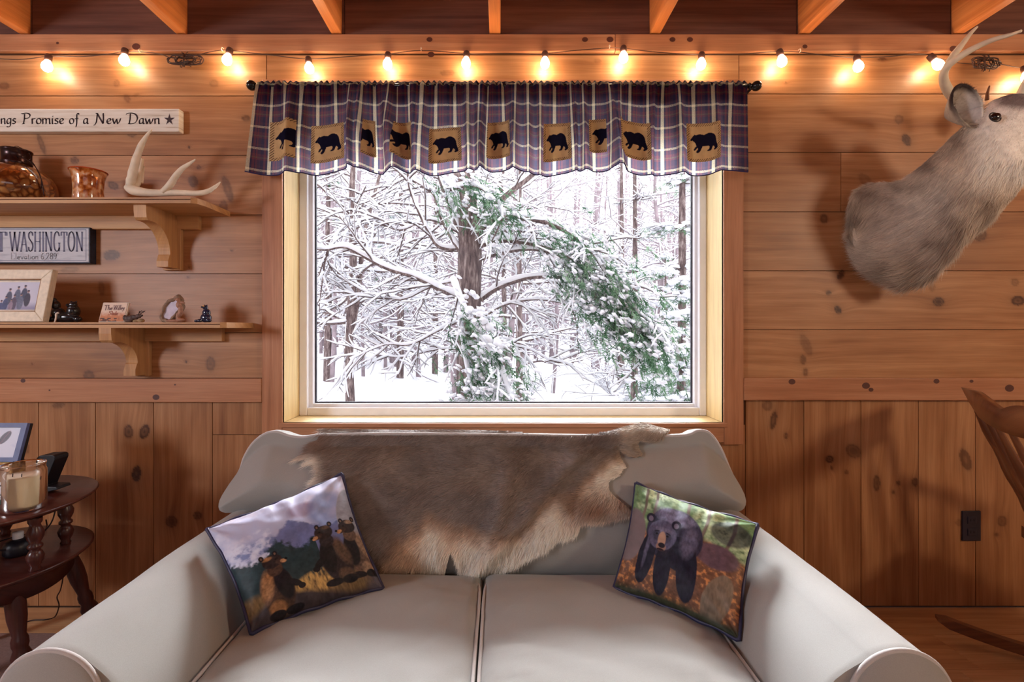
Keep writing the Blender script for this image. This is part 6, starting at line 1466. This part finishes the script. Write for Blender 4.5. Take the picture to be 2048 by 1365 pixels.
# jar candle
c0 = np.array(((47-CX)*1.41/F, 1.41, TZ+.0006))
cj = empty('jar_candle', tuple(c0), 'large cream candle in a clear glass jar with a white label on the end table', 'candle')
nt = NT('clear_jar_glass'); ms = nt.n('MixShader', {0: nt.math('MULTIPLY', nt.n('Fresnel', {'IOR': 1.5}).outputs[0], 1.0)})
nt.link(nt.n('BsdfTransparent', {0: (.99, .99, .99, 1)}).outputs[0], ms.inputs[1]); nt.link(nt.n('BsdfGlossy', {0: (1, 1, 1, 1), 'Roughness': .05}).outputs[0], ms.inputs[2]); nt.link(ms.outputs[0], nt.out.inputs[0]); JG = nt.m
mb = MB(); mb.lathe([(0, 0), (.048, 0), (.0515, .004), (.052, .02), (.052, .112), (.049, .120), (.0495, .128), (.051, .132), (.0495, .134), (.047, .128), (.046, .120), (.0495, .112), (.0498, .02), (.047, .006), (0, .005)], c0, 48); mb.build('jar', JG, cj)
WAX = plain('cream_wax', (252, 240, 214), .5, .3, var=.02)
mb = MB(); mb.lathe([(0, .0055), (.046, .0065), (.0493, .02), (.0493, .098), (.048, .1005), (0, .099)], c0, 48); mb.build('wax', WAX, cj)
for s_ in (-.012, .014): mb = MB(); mb.tube([(c0[0]+s_, c0[1]-.02, c0[2]+.098), (c0[0]+s_+.001, c0[1]-.02, c0[2]+.109)], .0012, 6); mb.build('wick', plain('burnt_wick', (40, 30, 30), .8), cj)
a = np.linspace(-2.55, -1.85, 18); hz = np.linspace(.030, .094, 30); A, H = np.meshgrid(a, hz, indexing='ij')
lc = np.zeros(A.shape+(3,))+np.array(S((232, 232, 232))); nn = fbm(A*14, H*160, 3, 3); lc = paint(lc, (H < .062)*(nn > .5), (60, 80, 70)); lc = paint(lc, (H < .045)*1.0, (70, 100, 90), .7+.6*nn); lc = paint(lc, (abs(H-.084) < .0012)*1., (90, 90, 90)); lc = paint(lc, soft(ell(A, H, -2.1, .066, .12, .006), .3), (60, 56, 66))
mb = MB(); mb.grid(np.stack((c0[0]+.0524*np.cos(A), c0[1]+.0524*np.sin(A), c0[2]+H), -1), pc=lc); mb.build('label', PAPER, cj)
# golden box with navy lower edge, feather picture on it
yb = 1.50
xr = (24-CX)*yb/F; xl = xr-.26; zt = CZ-(925-CY)*yb/F
bx = empty('gilt_box', (xl+.13, yb+.02, TZ), 'mottled gold and navy box on the end table under the feather picture', 'box')
nt = NT('mottled_gold'); nz = nt.n('TexNoise', {'Vector': mapped(nt, (50,)*3), 'Scale': 1., 'Detail': 3.}).outputs[0]; GOLD = nt.pbr(nt.ramp(nz, [(.35, S((120, 74, 40))), (.55, S((196, 146, 74))), (.7, S((226, 190, 120)))]), .5)
BN = plain('slate_blue_paint', (88, 100, 148), .5)
mb = MB(); mb.box(xl, xr, yb, yb+.045, TZ+.022, zt-.0006, .003); mb.build('box_body', GOLD, bx, smooth=False)
mb = MB(); mb.box(xl-.002, xr+.004, yb-.003, yb+.048, TZ+.0005, TZ+.022, .003); mb.build('box_base', BN, bx, smooth=False)
mb = MB(); mb.box(xl, xr+.002, yb-.0042, yb-.003, TZ+.015, TZ+.018); mb.build('white_line', plain('white_stripe', (230, 226, 230), .5), bx, smooth=False)
x1 = (39-CX)*1.50/F; x0 = x1-.20
TL, TR, BR_, BL = [np.array(q) for q in ((x0, 1.535, CZ-(847-CY)*1.535/F), (x1, 1.535, CZ-(847-CY)*1.535/F), (x1, 1.502, zt), (x0, 1.502, zt))]
ff = empty('feather_picture', tuple((TL+BR_)/2), 'slate blue framed picture of a dark feather standing on the gilt box', 'picture frame')
nrm = np.cross(TR-TL, BL-TL); nrm /= np.linalg.norm(nrm); nrm *= -1 if nrm[1] > 0 else 1
mb = MB(); fu, fv = .085, .115
for quad in ([(0, 0), (1, 0), (1-fu, fv), (fu, fv)], [(0, 1), (fu, 1-fv), (1-fu, 1-fv), (1, 1)], [(1, 0), (1, 1), (1-fu, 1-fv), (1-fu, fv)], [(0, 0), (fu, fv), (fu, 1-fv), (0, 1)]): mb.prism([lp(u, v) for u, v in quad], nrm*.010)
mb.build('frame_border', BN, ff, smooth=False)
slab('frame_back', lp(0, 0), lp(1, 0), lp(1, 1), lp(0, 1), .010, plain('black_frame_side', (20, 18, 24), .4), ff)
def feather(U, V):
    c = np.zeros(U.shape+(3,))+np.array(S((206, 208, 226))); c = paint(c, np.clip((fbm(U*3+V*2, V*3-U*4, 5, 3)-.5)*4, 0, 1), (180, 184, 216))
    c = paint(c, soft(ell(U, V, .70, .34, .085, .24, .3), .15), (82, 70, 88), .7+.6*fbm(U*40, V*14, 3)); c = paint(c, np.clip((.006-abs(U-.70+.30*(V-.34)))/.004, 0, 1)*(V > .1)*(V < .75), (150, 90, 110)); return c
artpanel('picture', lp(fu, fv), lp(1-fu, fv), lp(1-fu, 1-fv), lp(fu, 1-fv), feather, ff, 90, off=.002)
# black folding stand
q = [(83, 921), (85, 913), (91, 909), (116, 908), (121, 911), (121, 917), (99, 970), (124, 971), (126, 976), (92, 984.2), (86, 984.2)]
st = [P(a, b, 1.555) for a, b in q]
mb = MB(); mb.prism([(p[0], 1.535, p[2]) for p in st], (0, .05, 0)); o = mb.build('device_stand', plain('matte_black_plastic', (18, 16, 24), .5), None, smooth=False, label='matte black angled plastic stand behind the jar candle on the end table', cat='stand')
m = o.modifiers.new('b', 'BEVEL'); m.width = .002; m.segments = 2
# small black gadget with white cap and its cord on the lower tier
c0 = np.array(((36-CX)*1.50/F, 1.50, LZ+.0005)); MBL = plain('soft_black', (26, 22, 32), .4)
gd = empty('charger', tuple(c0), 'round black gadget with white cap and looped cable under the end table top', 'charger')
mb = MB(); mb.lathe([(0, 0), (.030, 0), (.036, .008), (.036, .030), (.028, .044), (.014, .050), (0, .050)], c0, 24); mb.build('gadget_body', MBL, gd)
mb = MB(); mb.lathe([(.013, .048), (.0135, .066), (.012, .070), (0, .070)], c0, 20); mb.build('cap', plain('white_cap', (226, 226, 236), .4), gd)
mb = MB(); mb.tube(cr([(c0[0]+.03, c0[1], c0[2]+.02), (c0[0]-.02, c0[1]-.05, c0[2]+.035), (c0[0]-.045, c0[1]-.02, c0[2]+.045), (c0[0], c0[1]+.02, c0[2]+.052), (c0[0]+.06, c0[1]+.01, c0[2]+.06), (c0[0]+.085, c0[1]+.02, c0[2]+.09), (c0[0]+.09, c0[1]+.03, c0[2]+.13)], 6), .002, 6); mb.build('cable', MBL, gd)
# power cord running down and over the floor
pts = [P(92, 1040, 1.72), P(96, 1058, 1.73), P(104, 1072, 1.74), P(112, 1084, 1.76), P(120, 1110, 1.79), P(126, 1150, 1.80), P(121, 1180, 1.80), P(114, 1195, 1.80), P(118, 1212, 1.80), (0, 0, 0), (0, 0, 0), (0, 0, 0), (0, 0, 0)]
for k_, (a, b) in enumerate([(110, 1234), (92, 1240), (58, 1243), (18, 1262)]): dd = (CZ-.003)*F/(b-CY); pts[9+k_] = P(a, b, dd)
mb = MB(); mb.tube(cr(pts, 6), .0022, 6); mb.build('power_cord', plain('brown_power_cord', (48, 26, 24), .5), None, label='thin brown power cord running from the end table down across the floor', cat='cord')
# flat rug
mb = MB(); mb.box(-2.7, -.88, .30, 1.708, .0006, .008, .003); mb.build('rug', plain('mauve_grey_weave', (150, 124, 118), .95, .1, var=.12, scale=160, bump=.2), None, smooth=False, label='flat mauve-grey rug on the floor under the end table', cat='rug')

# ================================================================== ROCKING CHAIR
Wd = np.array((-.42, -.91, 0)); Wd /= np.linalg.norm(Wd); Fd = np.array((.91, -.42, 0)); Fd /= np.linalg.norm(Fd); UP = np.array((0, 0, 1.))
T0 = P(1922, 775, 1.70); LEN = .56
ch = empty('rocking_chair', (T0[0]+.2, T0[1]-.3, 0), 'dark wooden spindle-back rocking chair at the right edge beside the outlet', 'rocking chair')
def bk_(u, h, t=0): return T0+Wd*u-UP*h+Fd*(h*.40+t-.035*math.sin(PI*u/LEN))
# crest rail
nu = 40; mb = MB(); top, bot = [], []
for i in range(nu):
    u = LEN*i/(nu-1); s_ = u/LEN; sy = abs(2*s_-1)
    ht = -(.010*math.exp(-((s_-.28)/.12)**2)-.026*math.exp(-((s_-.54)/.13)**2)-.006*math.sin(PI*s_))
    hb = .096+.012*(1-sy**2)
    top.append((u, ht)); bot.append((u+.0, hb))
T_ = np.array([bk_(u, h, 0) for u, h in top]); T2 = np.array([bk_(u, h+.002, .024) for u, h in top]); B_ = np.array([bk_(.045+u*(1-.09/LEN), h, 0) for u, h in bot]); B2 = np.array([bk_(.045+u*(1-.09/LEN), h, .024) for u, h in bot])
mb.grid(np.stack((T_, (T_+B_)/2-Fd*.002, B_, B2, (T2+B2)/2, T2)), closed_u=True); mb.add(np.stack((T_[0], B_[0], B2[0], T2[0])), [(0, 1, 2, 3)]); mb.add(np.stack((T_[-1], B_[-1], B2[-1], T2[-1])), [(3, 2, 1, 0)])
grainify(mb, 1, .9); o = mb.build('crest_rail', CHAIRW, ch); 
seat_h = .883-.42
for u in (.030, LEN-.030):
    mb = MB(); hs = np.linspace(.075, seat_h+.02, 14); tt_ = np.linspace(0, 1, 14)
    mb.tube([bk_(u, h, .012) for h in hs], .0125+.0045*np.sin(tt_*PI*3)**2+.002*np.sin(tt_*PI), 12); grainify(mb, 2, .4); mb.build('back_post', CHAIRW, ch)
for u in np.linspace(.10, LEN-.10, 5):
    mb = MB(); hs = np.linspace(.08, seat_h+.02, 16); tt_ = np.linspace(0, 1, 16)
    mb.tube([bk_(u, h, .012) for h in hs], .0070+.0045*np.sin(tt_*PI)**2, 10, flat=(1, 1.3)); grainify(mb, 2, .35); mb.build('spindle', CHAIRW, ch)
sc0 = bk_(LEN/2, seat_h, 0); sc0 = sc0+Fd*.24
mb = MB(); nu, nv = 28, 28; U, V = np.meshgrid(np.linspace(-1, 1, nu), np.linspace(-1, 1, nv), indexing='ij')
sq = np.sqrt(np.maximum(0, 1-.0*U)); w_ = .27-.03*(V < -.5)*abs(V+.5)*2; 
ptsT = sc0+(U*w_)[..., None]*Wd+(V*.25)[..., None]*Fd+((-.016*np.clip(1-U**2, 0, 1)*np.clip(1-V**2, 0, 1)+.012))[..., None]*UP
ptsB = ptsT.copy(); ptsB[..., 2] = sc0[2]-.025
mb.grid(ptsT[:, ::-1]); mb.grid(ptsB)
for a_, b_ in ((ptsT[0], ptsB[0]), (ptsB[-1], ptsT[-1]), (ptsB[:, 0], ptsT[:, 0]), (ptsT[:, -1], ptsB[:, -1])): mb.grid(np.stack((a_, b_)))
grainify(mb, 0, .5); mb.build('seat', CHAIRW, ch)
# rockers along the floor, legs, arms
r0 = P(1873, 1253, 1.68)
for k_, off in enumerate((0, .46)):
    st_ = np.array((r0[0], r0[1], 0))+Wd*off; N1 = 30; s_ = np.linspace(0, .86, N1)
    zc = .0008+((s_-.42)/.42)**2*.060
    mb = MB(); ring_ = []
    for i in range(N1):
        c = st_+Fd*s_[i]; h = .034 if 0 < i < N1-1 else .012; z0 = zc[i]+(.0 if 0 < i < N1-1 else .012)
        ring_.append([c-Wd*.013+UP*z0, c+Wd*.013+UP*z0, c+Wd*.013+UP*(z0+h), c-Wd*.013+UP*(z0+h)])
    mb.grid(np.array(ring_), closed_v=True); mb.add(np.array(ring_[0]), [(0, 1, 2, 3)]); mb.add(np.array(ring_[-1]), [(3, 2, 1, 0)]); grainify(mb, 0, .4); mb.build('rocker', CHAIRW, ch, smooth=False)
    for sf, dv in ((.24, -.19), (.62, .19)):
        foot = st_+Fd*sf+UP*(((sf-.42)/.42)**2*.060+.03); top = sc0+Wd*(-.20+.40*k_)+Fd*dv-UP*.024; tt_ = np.linspace(0, 1, 16)
        mb = MB(); mb.tube([foot+(top-foot)*t_ for t_ in tt_], .013+.006*np.sin(tt_*PI*3)**2, 12); grainify(mb, 2, .4); mb.build('leg', CHAIRW, ch)
    u = .03 if k_ == 0 else LEN-.03
    ab = bk_(u, seat_h-.235, .02); ae = ab+Fd*.40-UP*.01; sd = -1 if k_ == 0 else 1
    mb = MB(); mb.tube(cr([ab, (ab+ae)/2+Wd*sd*.02, ae+Wd*sd*.02], 8), .018, 12, flat=(.6, 1.5)); grainify(mb, 0, .5); mb.build('armrest', CHAIRW, ch)
    for t_ in (.45, .9):
        a_ = ab+(ae-ab)*t_; b_ = sc0+Wd*(-.23+.46*k_)+Fd*(-.23+.46*t_); mb = MB(); mb.tube([b_, (a_+b_)/2, a_-UP*.008], [.008, .012, .008], 10); grainify(mb, 2, .4); mb.build('arm_spindle', CHAIRW, ch)
